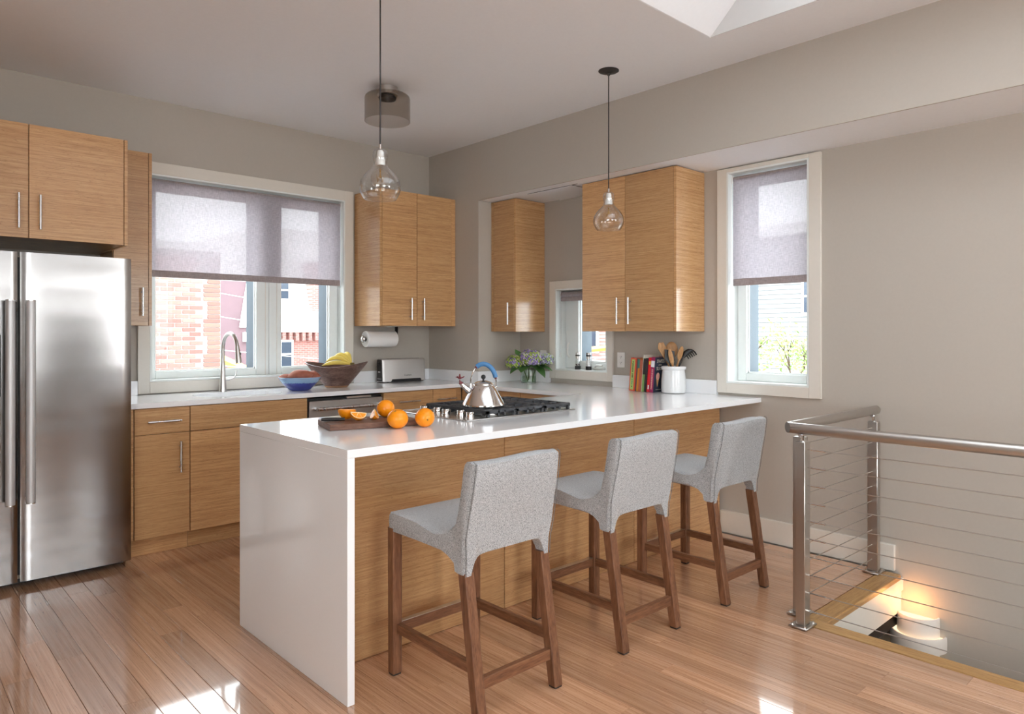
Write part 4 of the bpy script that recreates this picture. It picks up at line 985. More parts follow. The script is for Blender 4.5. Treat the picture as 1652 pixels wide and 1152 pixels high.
# salt and pepper mills on the sill of the small window
def mill(y, fill, label):
    x = 4.285; z = 1.0372
    r = thing('spice_mill', label, 'mill', (x, y, z), group='salt and pepper mills on the window sill')
    m = MB(); m.lathe([(.001,0),(.0235,0),(.0245,.002),(.0235,.028),(.001,.028)], (x,y,z), 24); m.build('base', 'black_plastic', r)
    m = MB(); m.lathe([(.0215,.0285),(.0205,.088),(.0185,.088),(.0195,.0285)], (x,y,z), 24, caps=False); m.build('glass_body', 'clear_glass', r)
    m = MB(); m.cyl((x,y,z+.029),(x,y,z+.088),.002,8); m.build('shaft', 'satin_steel', r)
    m = MB(); m.lathe([(.001,.088),(.019,.088),(.0195,.108),(.001,.108)], (x,y,z), 24); m.build('collar', 'satin_steel', r)
    m = MB(); m.lathe([(.020,.108),(.0205,.110),(.0205,.118),(.020,.119),(.001,.119)], (x,y,z), 24); m.build('ring', 'black_plastic', r)
    m = MB(); m.lathe([(.001,.119),(.019,.119),(.0195,.135),(.017,.138),(.001,.138)], (x,y,z), 24); m.build('cap', 'satin_steel', r)
    m = MB()
    if fill == 'salt': m.lathe([(.001,.0288),(.0185,.0288),(.0178,.080),(.001,.081)], (x,y,z), 20)
    else:
        q = random.Random(2)
        for k in range(46):
            a = q.uniform(0,2*PI); rr = .0155*math.sqrt(q.random()); m.sphere((x+rr*math.cos(a), y+rr*math.sin(a), z+.031+q.uniform(0,.013)), .0028, 6, 4)
    m.build('salt' if fill == 'salt' else 'peppercorns', 'salt' if fill == 'salt' else 'peppercorn', r, kind='stuff')
mill(3.83, 'pepper', 'glass pepper mill with dark corns on the small window sill')
mill(3.715, 'salt', 'glass salt mill filled white on the small window sill')

# ================================================================== COOKBOOKS AND UTENSIL CROCK
books = [(.047,.236,'book_orange','thick orange and lime cookbook at the outlet end of the row'), (.013,.232,'book_grey','thin grey cookbook second from the orange one'),
         (.018,.231,'book_mustard','mustard cookbook with a teal spine top'), (.019,.226,'book_terra','terracotta cookbook in the middle of the row'),
         (.008,.262,'pages','tall thin white booklet standing above the other cookbooks'), (.020,.236,'book_green','green and black cookbook beside the black one'), (.017,.238,'book_black','plain black cookbook leaning on the red one'),
         (.026,.242,'book_red','bright red cookbook next to the magenta one'), (.030,.246,'book_magenta','magenta cookbook with navy cover leaning against the crock')]
yy = 3.135; lean = math.radians(5.0); sx_ = 4.055
for k, (t, hh, mat, lab) in enumerate(books):
    dep = .172 + .006*((k*7) % 3)
    c = Vector((sx_ + .004*((k*5) % 3), yy - t, CT+.0008))
    r = thing('cookbook', lab, 'book', c, group='cookbooks leaning on the worktop')
    r.rotation_euler = (lean, 0, 0)
    # local: x depth, y 0..t thickness, z height
    cov = 'book_navy' if mat == 'book_magenta' else mat
    m = MB(); m.box(.0, dep, -.0005, .0018, 0, hh, .0006); m.build('cover', cov, r, local=True)
    m = MB(); m.box(.0, dep, t-.0018, t-.0003, 0, hh, .0006); m.build('cover', mat, r, local=True)
    m = MB(); m.box(-.0015, .0, -.0005, t-.0003, 0, hh, .0006); m.build('spine', mat, r, local=True)
    m = MB(); m.box(.001, dep-.004, .0019, t-.0019, .003, hh-.003); m.build('page_block', 'pages', r, local=True)
    def marks(z0, z1, mt, wd=.34, x=-.0024, seed=1):
        # rows of tiny unreadable print running down the spine
        q = random.Random(seed); m = MB(); z = z1
        while z > z0:
            l_ = q.uniform(.003, .006); m.box(x, -.0018, t*(.5-wd*q.uniform(.35,.5)), t*(.5+wd*q.uniform(.35,.5)), max(z-l_, z0), z); z -= l_ + q.uniform(.0015,.004)
        return m.build('spine_print', mt, r, local=True)
    def band(z0, z1, mt, a=.12, b=.88, x=-.0021): m = MB(); m.box(x, -.0012, t*a, t*b, z0, z1); return m.build('spine_label', mt, r, local=True)
    if mat == 'book_orange':
        band(.010, hh-.010, 'print_lime', .2, .8); marks(.135, .212, 'print_dark', .3, seed=3); marks(.095, .125, 'print_brown', .3, seed=5); marks(.045, .088, 'print_teal', .2, seed=7)
        band(.028, .036, 'print_brown', .42, .58, -.0026)
    if mat == 'book_mustard': band(hh*.72, hh-.001, 'print_teal', 0, 1)
    if mat == 'book_green': band(hh*.52, hh-.001, 'book_black', 0, 1)
    if mat == 'book_red': band(hh*.80, hh*.90, 'print_yellow', .2, .8); band(.02, .05, 'print_white', .3, .7)
    if mat == 'book_magenta':
        band(hh*.72, hh*.90, 'print_white', 0.02, .98); marks(hh*.08, hh*.66, 'print_pink', .4, seed=4)
        def ct_text(body, size, xx, z): text(body, size, 'print_cream', r, Matrix.Translation((xx, -.0008, z)) @ Matrix.Rotation(PI/2,4,'X'), 'LEFT', True)
        ct_text('SWEET', .034, .022, hh*.885); ct_text('of the', .016, .045, hh*.785); ct_text('SUGAR', .034, .022, hh*.675); MB().box(.03, .09, -.0008, -.0004, hh*.07, hh*.08).build('cover_print', 'print_cream', r, local=True)
        for q, (cx_, c1, c2) in enumerate(((.045,'print_pink','print_cone'), (.118,'print_brown','print_cone'))):
            m = MB(); m.prism([(cx_-.016,hh*.40),(cx_+.016,hh*.40),(cx_+.002,hh*.16),(cx_-.002,hh*.16)], 'y', -.0012, -.0005); m.build('printed_cone', c2, r, local=True)
            m = MB(); m.prism([(cx_+.021*math.cos(a), hh*.455+.026*math.sin(a)) for a in (2*PI*i/14 for i in range(14))], 'y', -.0014, -.0006); m.build('printed_scoop', c1, r, local=True)
    yy -= t*1.004 + .0008
cx_, cy_ = 4.152, 2.822
r = tag(MB().lathe([(.001,.002),(.078,.002),(.083,.006),(.085,.03),(.084,.09),(.079,.140),(.076,.158),(.083,.164),(.086,.172),(.085,.182),(.079,.186),(.072,.182),(.071,.160),(.076,.09),(.076,.016),(.001,.012)], (0,0,0), 48).build('utensil_crock', 'ceramic_white'), 'white stoneware crock full of cooking utensils', 'crock'); r.location = (cx_, cy_, CT+.0005)
U0 = Vector((cx_, cy_, CT))
def utensil(name, label, mat, foot, head, rad=.006):
    foot = U0 + vr*foot[0] + vf*foot[1] + Vector((0,0,.030)); head = U0 + vr*head[0] + vf*head[1] + Vector((0,0,head[2]))
    r = thing(name, label, 'utensil', foot, group='utensils in the white crock')
    m = MB(); m.tube([foot, head], [rad, rad*1.1], 10); m.build('handle', mat, r)
    d = (head-foot).normalized(); return r, head, d
def head_mat(p, d, face):
    z = d; x = (Vector(face) - d*Vector(face).dot(d)).normalized(); y = z.cross(x)
    return Matrix.Translation(p) @ Matrix(((x.x,y.x,z.x),(x.y,y.y,z.y),(x.z,y.z,z.z))).to_4x4()
def spoon_head(r, p, d, w_, h_, th, mat, face=None, name='bowl'):
    m = MB(); m.sphere((0,0,h_*.42), (th, w_, h_*.5), 18, 10); m.xf(head_mat(p, d, face or -vf)); m.build(name, mat, r)
rr, p, d = utensil('wooden_spoon', 'large round wooden spoon standing tallest in the crock', 'spoon_wood', (.01,.02), (-.005,.02,.25)); spoon_head(rr, p, d, .043, .115, .012, 'spoon_wood')
rr, p, d = utensil('wooden_spoon', 'slim wooden spoon beside the pasta fork', 'spoon_wood', (-.02,-.01), (.033,-.015,.235)); spoon_head(rr, p, d, .024, .10, .009, 'spoon_wood', (-vf + vr*.6))
rr, p, d = utensil('wooden_spatula', 'wide wooden spatula leaning towards the cookbooks', 'spoon_wood', (.035,.02), (-.050,.01,.235))
m = MB(); m.prism([(-.010,0),(.010,0),(.030,.06),(.026,.115),(-.006,.125),(-.026,.09)], 'x', -.004, .004); m.xf(head_mat(p, d, -vf)); m.build('blade', 'spoon_wood', rr)
rr, p, d = utensil('wooden_paddle', 'narrow light wooden paddle between the spoons', 'spoon_wood', (.02,-.02), (-.016,-.035,.20)); spoon_head(rr, p, d, .016, .12, .006, 'spoon_wood')
rr, p, d = utensil('black_turner', 'black turner in front of the wooden spatula', 'black_plastic', (.04,-.02), (-.030,-.022,.205))
m = MB(); m.prism([(-.010,0),(.012,0),(.034,.02),(.034,.085),(-.034,.10),(-.034,.03)], 'x', -.002, .002); m.xf(head_mat(p, d, -vf) @ Matrix.Rotation(-.35,4,'X')); m.build('blade', 'black_plastic', rr)
rr, p, d = utensil('pasta_fork', 'black toothed pasta fork leaning away from the cookbooks', 'black_plastic', (-.03,.0), (.065,.0,.245))
m = MB(); m.tube([p, p+vr*.018+Vector((0,0,.028)), p+vr*.042+Vector((0,0,.046)), p+vr*.066+Vector((0,0,.050))], [.010,.020,.018,.010], 10); m.build('head', 'black_plastic', rr)
for k in range(5):
    q = p + vr*(.016+.0135*k) + Vector((0,0,.022+.007*k)); m = MB(); m.tube([q, q+vr*.012-vf*.012+Vector((0,0,-.014)), q+vr*.020-vf*.018+Vector((0,0,-.030))], [.005,.0045,.0035], 8); m.build('tine', 'black_plastic', rr)
# ================================================================== BAR STOOLS
PROF = [(.275,.562),(.279,.600),(.277,.622),(.268,.633),(.24,.636),(.10,.632),(-.03,.622),(-.085,.622),(-.115,.634),(-.138,.664),(-.152,.72),(-.164,.80),(-.172,.862),(-.178,.882),(-.190,.892),(-.232,.894),(-.245,.888),(-.246,.872),(-.236,.80),(-.216,.70),(-.202,.62),(-.194,.555),(-.190,.490),(-.178,.488),(-.156,.488),(-.146,.490),(-.141,.520),(-.120,.545),(-.075,.555),(.10,.560)]
def stool(label):
    root = thing('bar_stool', label, 'stool', (0,0,0), group='upholstered bar stools at the peninsula')
    m = MB(); rings = []; HW = .222
    xs = [-1,-.985,-.95,-.90,-.86,-.82,-.78,-.73,-.66,-.55,-.40,-.2,0,.2,.40,.55,.66,.73,.78,.82,.86,.90,.95,.985,1]
    for t in xs:
        a = abs(t); x = t*HW; ring = []
        inset = .010*max(0,(a-.95)/.05)**2 + (.004 if a > .98 else 0)
        q = min(max((.84-a)/.24, 0), 1); zmin = .488 + .072*math.sqrt(1-(1-q)**2)     # arch between the rear sleeves
        for (y, z) in PROF:
            zz = z
            if y < -.05 and z < .558: zz = max(z, zmin)
            cy, cz = y, zz
            if z > .66:            # back: slight dish across its width, narrower to the top
                k = (z-.66)/.23; cy = y - .014*k*(1-t*t); 
                if z > .87: cz = zz - .006*(t*t)*(1 if t > 0 else .3) + .004*math.sin(3*t)
            xx = x*(1 - .055*max(0,(z-.60)/.29)) * (1 - (.05 if y < -.12 and z < .60 else 0))
            my, mz = (-.02, .60) if z < .66 else (-.205, z)
            if inset:
                dy, dz = my-cy, mz-cz; L_ = math.hypot(dy, dz) or 1; cy += dy/L_*inset; cz += dz/L_*inset
            ring.append((xx, cy, cz))
        rings.append(ring)
    m.loft(rings); o = m.build('upholstery', 'grey_fabric', root, local=True, label='grey heathered slipcover over seat and back')
    for sg in (-1, 1):
        s = MB(); pts = []
        for (y, z) in PROF[15:23]:
            k = max(0,(z-.66)/.23); xx = sg*HW*(1-.055*max(0,(z-.60)/.29))*(.95 if z < .60 else 1)*.985; pts.append((xx, y-.0015-.014*k*(1-.97), z))
        s.tube(pts, .0016, 6); s.build('piping', 'seam_fabric', o, local=True)
    def leg(x0, y0, x1, y1, z1, w0=.040, w1=.042):
        m = MB(); rings = []
        for (x, y, z, w_) in ((x0,y0,.008,w0), (x1,y1,z1,w1)):
            h_ = w_/2; b = .003; rings.append([(x-h_,y-h_+b,z),(x-h_+b,y-h_,z),(x+h_-b,y-h_,z),(x+h_,y-h_+b,z),(x+h_,y+h_-b,z),(x+h_-b,y+h_,z),(x-h_+b,y+h_,z),(x-h_,y+h_-b,z)])
        m.loft(rings, True, False, False); lo = m.build('leg', 'walnut', root, local=True)
        m = MB(); m.box(x0-.017,x0+.017,y0-.017,y0+.017,.0005,.008); m.build('glide', 'black_plastic', lo, local=True)
    for sg in (-1, 1):
        leg(sg*.2015, .254, sg*.2015, .254, .575)
        leg(sg*.187, -.243, sg*.186, -.167, .50)
    def ry(z): return -.243 + (z-.008)/(.492)*.076
    for sg in (-1, 1):
        z0, z1 = .165, .200; m = MB(); x = sg*.194
        m.add([(x-.011,ry(z0)+.018,z0),(x+.011,ry(z0)+.018,z0),(x+.011,.2335,z0),(x-.011,.2335,z0),(x-.011,ry(z1)+.018,z1),(x+.011,ry(z1)+.018,z1),(x+.011,.2335,z1),(x-.011,.2335,z1)], [(0,1,2,3),(4,5,6,7),(0,1,5,4),(1,2,6,5),(2,3,7,6),(3,0,4,7)])
        m.build('stretcher', 'walnut_long', root, local=True)
    y = ry(.125); B(-.166,.166,y-.012,y+.012,.105,.145,b=.001).build('stretcher', 'walnut_cross', root, local=True)
    st = B(-.181,.181,.242,.266,.160,.200,b=.001).build('footrest', 'walnut_cross', root, local=True)
    B(-.180,.180,.2425,.2655,.2003,.2028).build('footrest_plate', 'satin_steel', st, local=True)
    return root
s0 = stool('grey bar stool nearest the waterfall end of the peninsula')
s0.location = (1.742, 2.08, 0)
for loc, rz, lab in (((2.527,2.078,0), math.radians(-.5), 'grey bar stool standing between the other two stools'), ((3.308,2.058,0), math.radians(-1.0), 'grey bar stool closest to the cable railing')):
    c = copy_tree(s0); c.location = loc; c.rotation_euler = (0,0,rz); c['label'] = lab

# ================================================================== LAMPS
def pendant(x, y, zb_, label, twist):
    r = thing('pendant_lamp', label, 'pendant lamp', (x, y, ZC), group='clear glass pendant lamps over the peninsula')
    m = MB(); m.lathe([(.001,-.030),(.008,-.030),(.010,-.020),(.030,-.012),(.055,-.008),(.062,-.004),(.062,-.0005),(.001,-.0005)], (x,y,ZC), 36); m.build('canopy', 'black_lacquer', r)
    zt_ = zb_ + .232
    m = MB(); m.cyl((x,y,zt_+.018),(x,y,ZC-.028),.0034,8); m.build('cord', 'cable_black', r)
    m = MB(); m.cyl((x,y,zt_-.004),(x,y,zt_+.020),.0062,14); m.build('ferrule', 'polished_steel', r)
    P_ = [(.0065,.2315),(.020,.229),(.030,.222),(.034,.211),(.0345,.196),(.033,.182),(.030,.166),(.034,.150),(.047,.136),(.062,.122),(.077,.104),(.088,.084),(.093,.062),(.0925,.046),(.088,.030),(.080,.014),(.072,.002)]
    m = MB(); m.lathe(P_ + [(q-.0022, z) for q, z in reversed(P_)], (x,y,zb_), 48, caps=False); m.build('glass_shade', 'clear_glass', r)
    m = MB(); m.lathe([(.001,.224),(.012,.224),(.016,.216),(.0175,.190),(.0215,.186),(.0225,.160),(.021,.156),(.001,.156)], (x,y,zb_), 28); m.build('socket', 'white_plastic', r)
    m = MB(); m.cyl((x,y,zb_+.140),(x,y,zb_+.1555),.013,18); m.sphere((x,y,zb_+.096), .043, 28, 16); bu = m.build('bulb', 'bulb_glass', r)
    m = MB(); pts = []
    for k in range(40):
        a = 2*PI*k/13+twist; pts.append((x+.016*math.cos(a), y+.016*math.sin(a), zb_+.098+.018*math.sin(k*1.9)))
    m.tube(pts, .0006, 5); m.cyl((x,y,zb_+.098),(x,y,zb_+.142),.003,8); m.build('filament', 'brass_filament', bu)
pendant(1.735, 2.748, 1.938, 'clear glass pendant lamp above the oranges', .4)
pendant(3.334, 2.730, 1.957, 'clear glass pendant lamp in front of the wide wall cabinet', 1.7)
lx, ly = 2.512, 3.893
r = thing('ceiling_lamp', 'smoked glass drum ceiling lamp with a steel base', 'ceiling lamp', (lx, ly, ZC))
m = MB(); m.lathe([(.001,-.0005),(.066,-.0005),(.066,-.052),(.060,-.055),(.001,-.055)], (lx,ly,ZC), 36); m.build('base', 'satin_steel', r)
P_ = [(.067,-.044),(.110,-.047),(.132,-.053),(.142,-.062),(.1465,-.075),(.1465,-.222)]
m = MB(); m.lathe(P_ + [(q-.003, z-.003 if z > -.06 else z) for q, z in reversed(P_)] + [P_[0]], (lx,ly,ZC), 56, caps=False); m.build('glass_drum', 'smoked_glass', r)
m = MB(); m.lathe([(.001,-.0555),(.050,-.0555),(.058,-.068),(.054,-.080),(.001,-.084)], (lx,ly,ZC), 32); m.build('lamp_holder', 'black_lacquer', r)

# ================================================================== STAIR RAILING
r = thing('railing', 'brushed steel cable railing around the stairwell', 'railing', (3.21, 1.48, 0))
RX, RY, PZ, HZ, HR = 3.150, 1.520, .842, .898, .0245
posts = [((RX, 1.448), 'y'), ((3.280, RY), 'x'), ((4.150, RY-.015), 'x'), ((RX, -.35), 'y')]
for (px_, py2), ax in posts:
    hw = (.027,.022) if ax == 'y' else (.022,.027)
    m = MB(); m.box(px_-hw[0], px_+hw[0], py2-hw[1], py2+hw[1], .012, PZ, .003); po = m.build('post', 'rail_steel', r)
    m = MB(); m.box(px_-.055, px_+.055, py2-.042, py2+.042, .0025, .012, .003); m.build('base_plate', 'rail_steel', po)
    m = MB()
    for sx2 in (-1,1):
        for sy2 in (-1,1): m.cyl((px_+sx2*.042, py2+sy2*.029, .012), (px_+sx2*.042, py2+sy2*.029, .018), .006, 6)
    m.build('bolts', 'polished_steel', po)
    m = MB(); m.cyl((px_,py2,PZ),(px_,py2,HZ-.020),.0085,12); m.box(px_-.026,px_+.026,py2-.010,py2+.010,HZ-.029,HZ-.023,.001); m.build('stem', 'polished_steel', po)
cor = Vector((RX, RY, HZ))
# mitred round handrail in two lengths
def rail_len(p_end, axis):
    m = MB(); n = 24; rings = []
    for (base, mit) in ((cor, True), (Vector(p_end), False)):
        ring = []
        for k in range(n):
            a = 2*PI*k/n; u, z = HR*math.cos(a), HR*math.sin(a)
            if axis == 'x': ring.append((base.x + (u if mit else 0), base.y + u, base.z + z))
            else: ring.append((base.x + u, base.y + (u if mit else 0), base.z + z))
        rings.append(ring)
    m.loft(rings); return m.build('handrail', 'rail_steel', r)
rail_len((4.225, RY, HZ), 'x'); rail_len((RX, -1.6, HZ), 'y')
m = MB(); m.sphere((4.225, RY, HZ), (.014, HR, HR), 20, 12); m.build('end_cap', 'rail_steel', r)
for k in range(10):
    z = .806 - k*.081
    m = MB(); m.cyl((RX, 1.426, z),(RX, -1.6, z),.0022,8); ca = m.build('cable', 'rail_steel', r)
    m = MB(); m.cyl((RX, 1.428, z),(RX, 1.345, z),.0036,8); m.build('swage', 'polished_steel', ca)
    m = MB(); m.cyl((3.302, RY-.002, z),(4.128, RY-.013, z),.0022,8); ca = m.build('cable', 'rail_steel', r)
    m = MB(); m.cyl((3.302, RY-.002, z),(3.36, RY-.003, z),.0036,8); m.build('swage', 'polished_steel', ca)
    m = MB(); m.sphere((3.258, RY, z), (.004,.006,.006), 10, 6); m.build('cable_end', 'polished_steel', ca)

# ================================================================== SCONCE in the stairwell
sy_ = 1.315
r = thing('wall_sconce', 'white ceramic tiered wall sconce glowing warm in the stairwell', 'wall lamp', (XW, sy_, -.33))
def half_shell(ro, ri, z0, z1, name, mat):
    m = MB(); n = 28; rings = []
    for (q, z) in ((ro, z0), (ro+.001, (z0+z1)/2), (ro, z1-.006), ((ro+ri)/2+.003, z1), ((ro+ri)/2-.003, z1), (ri, z1-.006), (ri, z0)):
        rings.append([(XW-.001-q*math.sin(PI*j/n), sy_-q*math.cos(PI*j/n), z) for j in range(n+1)])
    k = n+1; F = []
    for i in range(7):
        for j in range(n): F.append((i*k+j, i*k+j+1, ((i+1)%7)*k+j+1, ((i+1)%7)*k+j))
    F += [tuple(i*k for i in range(7)), tuple(i*k+n for i in range(7))]
    m.add([p for q in rings for p in q], F, True); return m.build(name, mat, r)
half_shell(.104, .094, -.450, -.202, 'inner_shell', 'sconce_ceramic')
half_shell(.138, .128, -.378, -.296, 'outer_band', 'sconce_ceramic')
def half_disc(ro, ri, z, name):
    m = MB(); n = 24
    if ri > 0:
        vv = [(XW-.001-q*math.sin(PI*j/n), sy_-q*math.cos(PI*j/n), zz) for zz in (z, z-.004) for q in (ro, ri) for j in range(n+1)]; k = n+1
        F = []
        for j in range(n): F += [(j,j+1,k+j+1,k+j), (2*k+j,2*k+j+1,3*k+j+1,3*k+j), (j,j+1,2*k+j+1,2*k+j), (k+j,k+j+1,3*k+j+1,3*k+j)]
        m.add(vv, F)
    else: m.prism([(XW-.001-ro*math.sin(PI*j/n), sy_-ro*math.cos(PI*j/n)) for j in range(n+1)], 'z', z-.004, z)
    return m.build(name, 'sconce_glow', r)
half_disc(.0935, 0, -.216, 'diffuser'); half_disc(.1275, .1045, -.306, 'glow_ring'); half_disc(.1275, .1045, -.372, 'glow_ring')
l = bpy.data.lights.new('sconce_lamp', 'POINT'); l.energy = 1.1; l.color = (1.0,.42,.12); l.shadow_soft_size = .05
lo = bpy.data.objects.new('sconce_lamp', l); COL.objects.link(lo); lo.location = (XW-.085, sy_+.005, -.135); lo.parent = r; lo.location = Vector(lo.location) - r.location

# ================================================================== OUTSIDE
# neighbouring brick wall close to the sink window
BY = 11.5
r = thing('brick_house', 'close red brick house wall seen through the sink window', 'building', (3.0, BY, -6))
m = MB(); m.box(-6.0, 4.275, BY+.012, BY+6, -6, 2.62); m.build('mortar_wall', 'mortar', r)
B(-6.1, 4.33, BY-.05, BY+6.1, 2.62, 2.74).build('coping', 'white_stone', r)
bm_ = B(-.1, .1, 0, .03, -.029, .029, b=.004); proto = bm_.build('brick', 'brick_red', r, local=True); hb = B(-.047, .047, 0, .03, -.029, .029, b=.004); protoh = None
kq = random.Random(3); cnt = 0; first = True
RH = .0695
for row in range(34):
    z = .20 + row*RH; x = 2.72 + (0 if row % 2 else .1075)
    xe = 4.03 if (row//4) % 2 else 3.97
    while x + .1 < xe + .06:
        if first: o = proto; first = False
        else: o = proto.copy(); COL.objects.link(o); o.parent = r
        wv = min(1.0, (xe - (x-.1))/.2); o.location = Vector((x-.1+.1*wv, BY + kq.uniform(-.003,.003), z)) - r.location; o.scale = (wv*kq.uniform(.97,1.0), 1, 1); x += .214; cnt += 1
    # corner pilaster of small browner bricks
    px0 = xe + .035
    if protoh is None:
        protoh = hb.build('brick', 'brick_brown', r, local=True); o = protoh
    else: o = protoh.copy(); COL.objects.link(o); o.parent = r
    o.location = Vector(((px0+4.27)/2, BY-.004, z)) - r.location; o.scale = ((4.27-px0)/.096, 1, 1); cnt += 1
# far row house: brick, white cornice, white mansard
r = thing('row_house', 'far brick row house with white mansard seen through the sink window', 'building', (12.5, 27, -6))
X1, X2, YF = 9.9, 16.5, 24.0
m = MB(); m.box(X1, X2, YF, YF+8, -6, 1.75); m.build('brick_front', 'far_brick', r)
m = MB(); m.box(X1-.25, X2+.2, YF-.35, YF+8, 1.75, 2.10, .05); m.box(X1-.15, X2+.1, YF-.2, YF, 1.35, 1.75); m.build('cornice', 'white_stone', r)
m = MB()
for k in range(26): m.box(X1+.1+k*.25, X1+.22+k*.25, YF-.22, YF+.01, 1.05, 1.34)
m.build('dentils', 'far_brick', r)
m = MB(); m.add([(X1-.1,YF-.1,2.1),(X2,YF-.1,2.1),(X2,YF+8,2.1),(X1-.1,YF+8,2.1),(X1+.7,YF+.9,5.2),(X2-.4,YF+.9,5.2),(X2-.4,YF+7,5.2),(X1+.7,YF+7,5.2)], [(0,1,2,3),(4,5,6,7),(0,1,5,4),(1,2,6,5),(2,3,7,6),(3,0,4,7)]); m.build('mansard_roof', 'white_stone', r)
for (xa, xb, za, zb2, yo) in ((10.93,11.25,2.55,3.15,-.0), (10.95,11.32,.15,1.0,-.1), (13.6,14.1,-.2,1.0,-.1), (13.4,13.8,2.5,3.2,0)):
    wn = MB().box(xa-.08, xb+.08, YF-.14+yo, YF+.5, za-.08, zb2+.08).build('window', 'white_stone', r); MB().box(xa, xb, YF-.16+yo, YF-.13+yo, za, zb2).build('pane', 'house_glass', wn)
    MB().box(xa, xb, YF-.19+yo, YF-.165+yo, (za+zb2)/2-.03, (za+zb2)/2+.03).build('glazing_bar', 'white_stone', wn)
m = MB(); m.box(12.1, 12.85, YF-.25, YF+1.4, 2.1, 3.9); m.build('brick_dormer', 'far_brick', r)
m = MB(); m.box(12.0, 12.95, YF-.32, YF+1.5, 3.9, 4.1); m.build('dormer_cap', 'white_stone', r)
m = MB(); m.box(X1-.02, X1+.55, YF-.08, YF, -6, 1.74); m.build('corner_board', 'white_stone', r)
# mauve slate gable house behind the brick wall
r = thing('slate_house', 'far mauve slate-clad house between brick wall and row house', 'building', (7, 22.8, -6))
m = MB(); m.box(5.0, 9.0, 22, 23.6, -6, 2.95); m.build('slate_wall', 'mauve_slate', r)
m = MB(); m.add([(8.74,21.9,1.5),(9.1,21.9,1.5),(9.40,21.9,3.0),(8.98,21.9,3.0),(8.74,21.99,1.5),(9.1,21.99,1.5),(9.40,21.99,3.0),(8.98,21.99,3.0)], [(0,1,2,3),(4,5,6,7),(0,1,5,4),(1,2,6,5),(2,3,7,6),(3,0,4,7)]); m.build('rake_board', 'white_stone', r)
m = MB(); m.box(8.85, 9.35, 21.85, 21.98, 1.05, 1.35); m.build('cornice_end', 'white_stone', r)
m = MB(); m.box(7.9, 9.1, 21.9, 22, -.6, -.3); m.build('parapet', 'white_stone', r)
# boom lift arm
r = thing('boom_lift', 'yellow boom lift arm crossing behind the sink window', 'boom lift', (7.0, 19, -6))
m = MB(); a = Vector((6.45,19,.92)); b_ = Vector((9.4,18.4,-.55))
m.tube([a, b_], .12, 4, smooth=False); m.build('boom', 'lift_yellow', r)
m = MB(); c = (a*.42+b_*.58); m.tube([c-(b_-a).normalized()*.12, c+(b_-a).normalized()*.12], .15, 4, smooth=False); m.build('sleeve', 'smoke_steel', r)
m = MB(); m.tube([b_, Vector((9.8,18.3,-5.2))], .14, 4, smooth=False); m.box(9.1,10.6,17.5,19.2,-6,-5.1); m.build('chassis', 'lift_yellow', r)
# second boom and brick house seen through the small window
r = thing('boom_lift', 'yellow boom lift arm outside the small recess window', 'boom lift', (17, 14, -6))
m = MB(); m.tube([(16.6,15.2,.72),(18.5,13.0,1.05)], .09, 4, smooth=False); m.build('boom', 'lift_yellow', r)
m = MB(); m.box(16.2,16.75,15.0,15.6,.50,.98); m.build('knuckle', 'smoke_steel', r)
m = MB(); m.tube([(16.45,15.3,.5),(16.6,15.2,-5.2)], .14, 4, smooth=False); m.box(15.9,17.2,14.6,15.9,-6,-5.1); m.build('chassis', 'lift_yellow', r)
r = thing('terrace_house', 'dark brick terrace house outside the small recess window', 'building', (24, 19, -6))
m = MB(); m.box(22, 28, 14.2, 26, -6, 5); m.build('brick_front', 'far_brick', r)
for (ya, yb, za, zb2) in ((16.0,16.9,.6,2.1),(18.6,19.5,.6,2.1)):
    wn = MB().box(21.9, 22.05, ya-.1, yb+.1, za-.1, zb2+.1).build('window', 'white_stone', r); MB().box(21.86, 21.90, ya, yb, za, zb2).build('pane', 'house_glass', wn)
r = thing('garage', 'low white garage outside the small recess window', 'building', (19, 14, -6))
m = MB(); m.box(18.6, 21, 12.8, 16.2, -6, -.25); m.build('wall', 'white_clapboard', r)
m = MB(); m.box(18.4, 21.2, 12.6, 16.4, -.25, -.1); m.build('roof', 'white_stone', r)
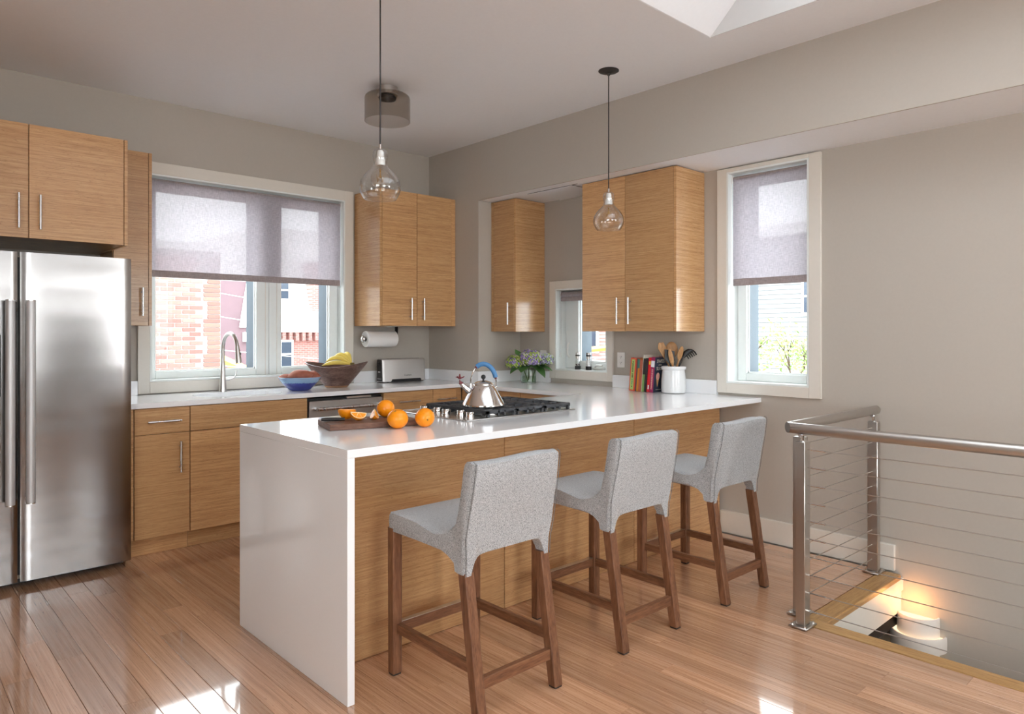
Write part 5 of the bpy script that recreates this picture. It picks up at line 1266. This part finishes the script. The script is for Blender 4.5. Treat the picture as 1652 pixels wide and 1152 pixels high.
# white clapboard house and tree outside the tall window
r = thing('clapboard_house', 'white clapboard house outside the tall narrow window', 'building', (19, 8, -6))
HX = 16.0
m = MB(); m.box(HX+.04, HX+7, 2.0, 12.2, -6, 3.6); m.build('wall', 'white_clapboard', r)
B(HX-.3, HX+7.3, 1.7, 12.5, 3.6, 3.85).build('eave', 'white_stone', r)
m = MB()
for k in range(47):
    z = -1.6 + k*.11; m.add([(HX,2.0,z),(HX,12.2,z),(HX+.035,12.2,z+.11),(HX+.035,2.0,z+.11),(HX+.04,2.0,z),(HX+.04,12.2,z)], [(0,1,2,3),(0,1,5,4)])
m.build('clapboards', 'white_clapboard', r, kind='stuff')
for (ya, yb, za, zb2) in ((6.95,7.30,1.80,2.55),(9.6,10.0,1.8,2.6),(4.2,4.6,1.8,2.6)):
    wn = MB().box(HX-.05, HX+.03, ya-.07, yb+.07, za-.07, zb2+.07).build('window', 'white_stone', r); MB().box(HX-.07, HX-.05, ya, yb, za, zb2).build('pane', 'house_glass', wn)
    MB().box(HX-.085, HX-.071, ya, yb, (za+zb2)/2-.02, (za+zb2)/2+.02).build('glazing_bar', 'white_stone', wn)
tr = thing('tree', 'pale green leafing tree outside the tall narrow window', 'tree', (11.0, 5.4, -6))
m = MB(); tk = random.Random(9); tips = []
def branch(p, d, L_, rad, lvl):
    q = p + d*L_; m.tube([p, (p+q)/2 + Vector((tk.uniform(-.04,.04),tk.uniform(-.04,.04),0))*L_, q], [rad, rad*.85, rad*.65], 6)
    if lvl == 0: tips.append(q); return
    tips.append(q)
    for k in range(3):
        nd = (d + Vector((tk.uniform(-.75,.75), tk.uniform(-.75,.75), tk.uniform(-.1,.55)))).normalized(); branch(q, nd, L_*tk.uniform(.58,.78), rad*.6, lvl-1)
m.tube([(11.0,5.4,-6),(11.05,5.4,-1.25)], [.11,.07], 8); branch(Vector((11.05,5.4,-1.25)), Vector((0,.02,1)), 1.05, .055, 4)
m.build('trunk', 'bark', tr)
m = MB()
for t in tips:
    for k in range(26):
        p = t + Vector((tk.gauss(0,.22), tk.gauss(0,.22), tk.gauss(-.02,.18)))
        if p.z > 1.75 - .35*abs(p.y-5.3): continue
        u = Vector((tk.gauss(0,1),tk.gauss(0,1),tk.gauss(0,1))).normalized(); v = u.orthogonal().normalized(); s_ = tk.uniform(.025,.048)
        m.add([p-u*s_, p+v*s_*.6, p+u*s_, p-v*s_*.6], [(0,1,2,3)])
m.build('foliage', 'tree_leaf', tr, kind='stuff', recalc=False)
# street wires
for k, (za, zb2, yy2) in enumerate(((1.95,1.2,16),(1.15,.8,16.4),(.75,.62,16.8),(2.6,1.9,17.2))):
    pts = []
    for i in range(13):
        t = i/12; pts.append((4.277+17.71*t, yy2, za+(zb2-za)*t*1.6 - .5*math.sin(PI*t)))
    tag(MB().tube(pts, .008, 6).build('overhead_wire', 'white_stone'), ('second highest', 'third highest', 'lowest', 'highest')[k] + ' thin overhead street wire outside the sink window', 'wire', 'overhead wires across the street')
struct(B(-40, 70, -40, 80, -6.2, -6).build('ground', 'street'), 'street outside')
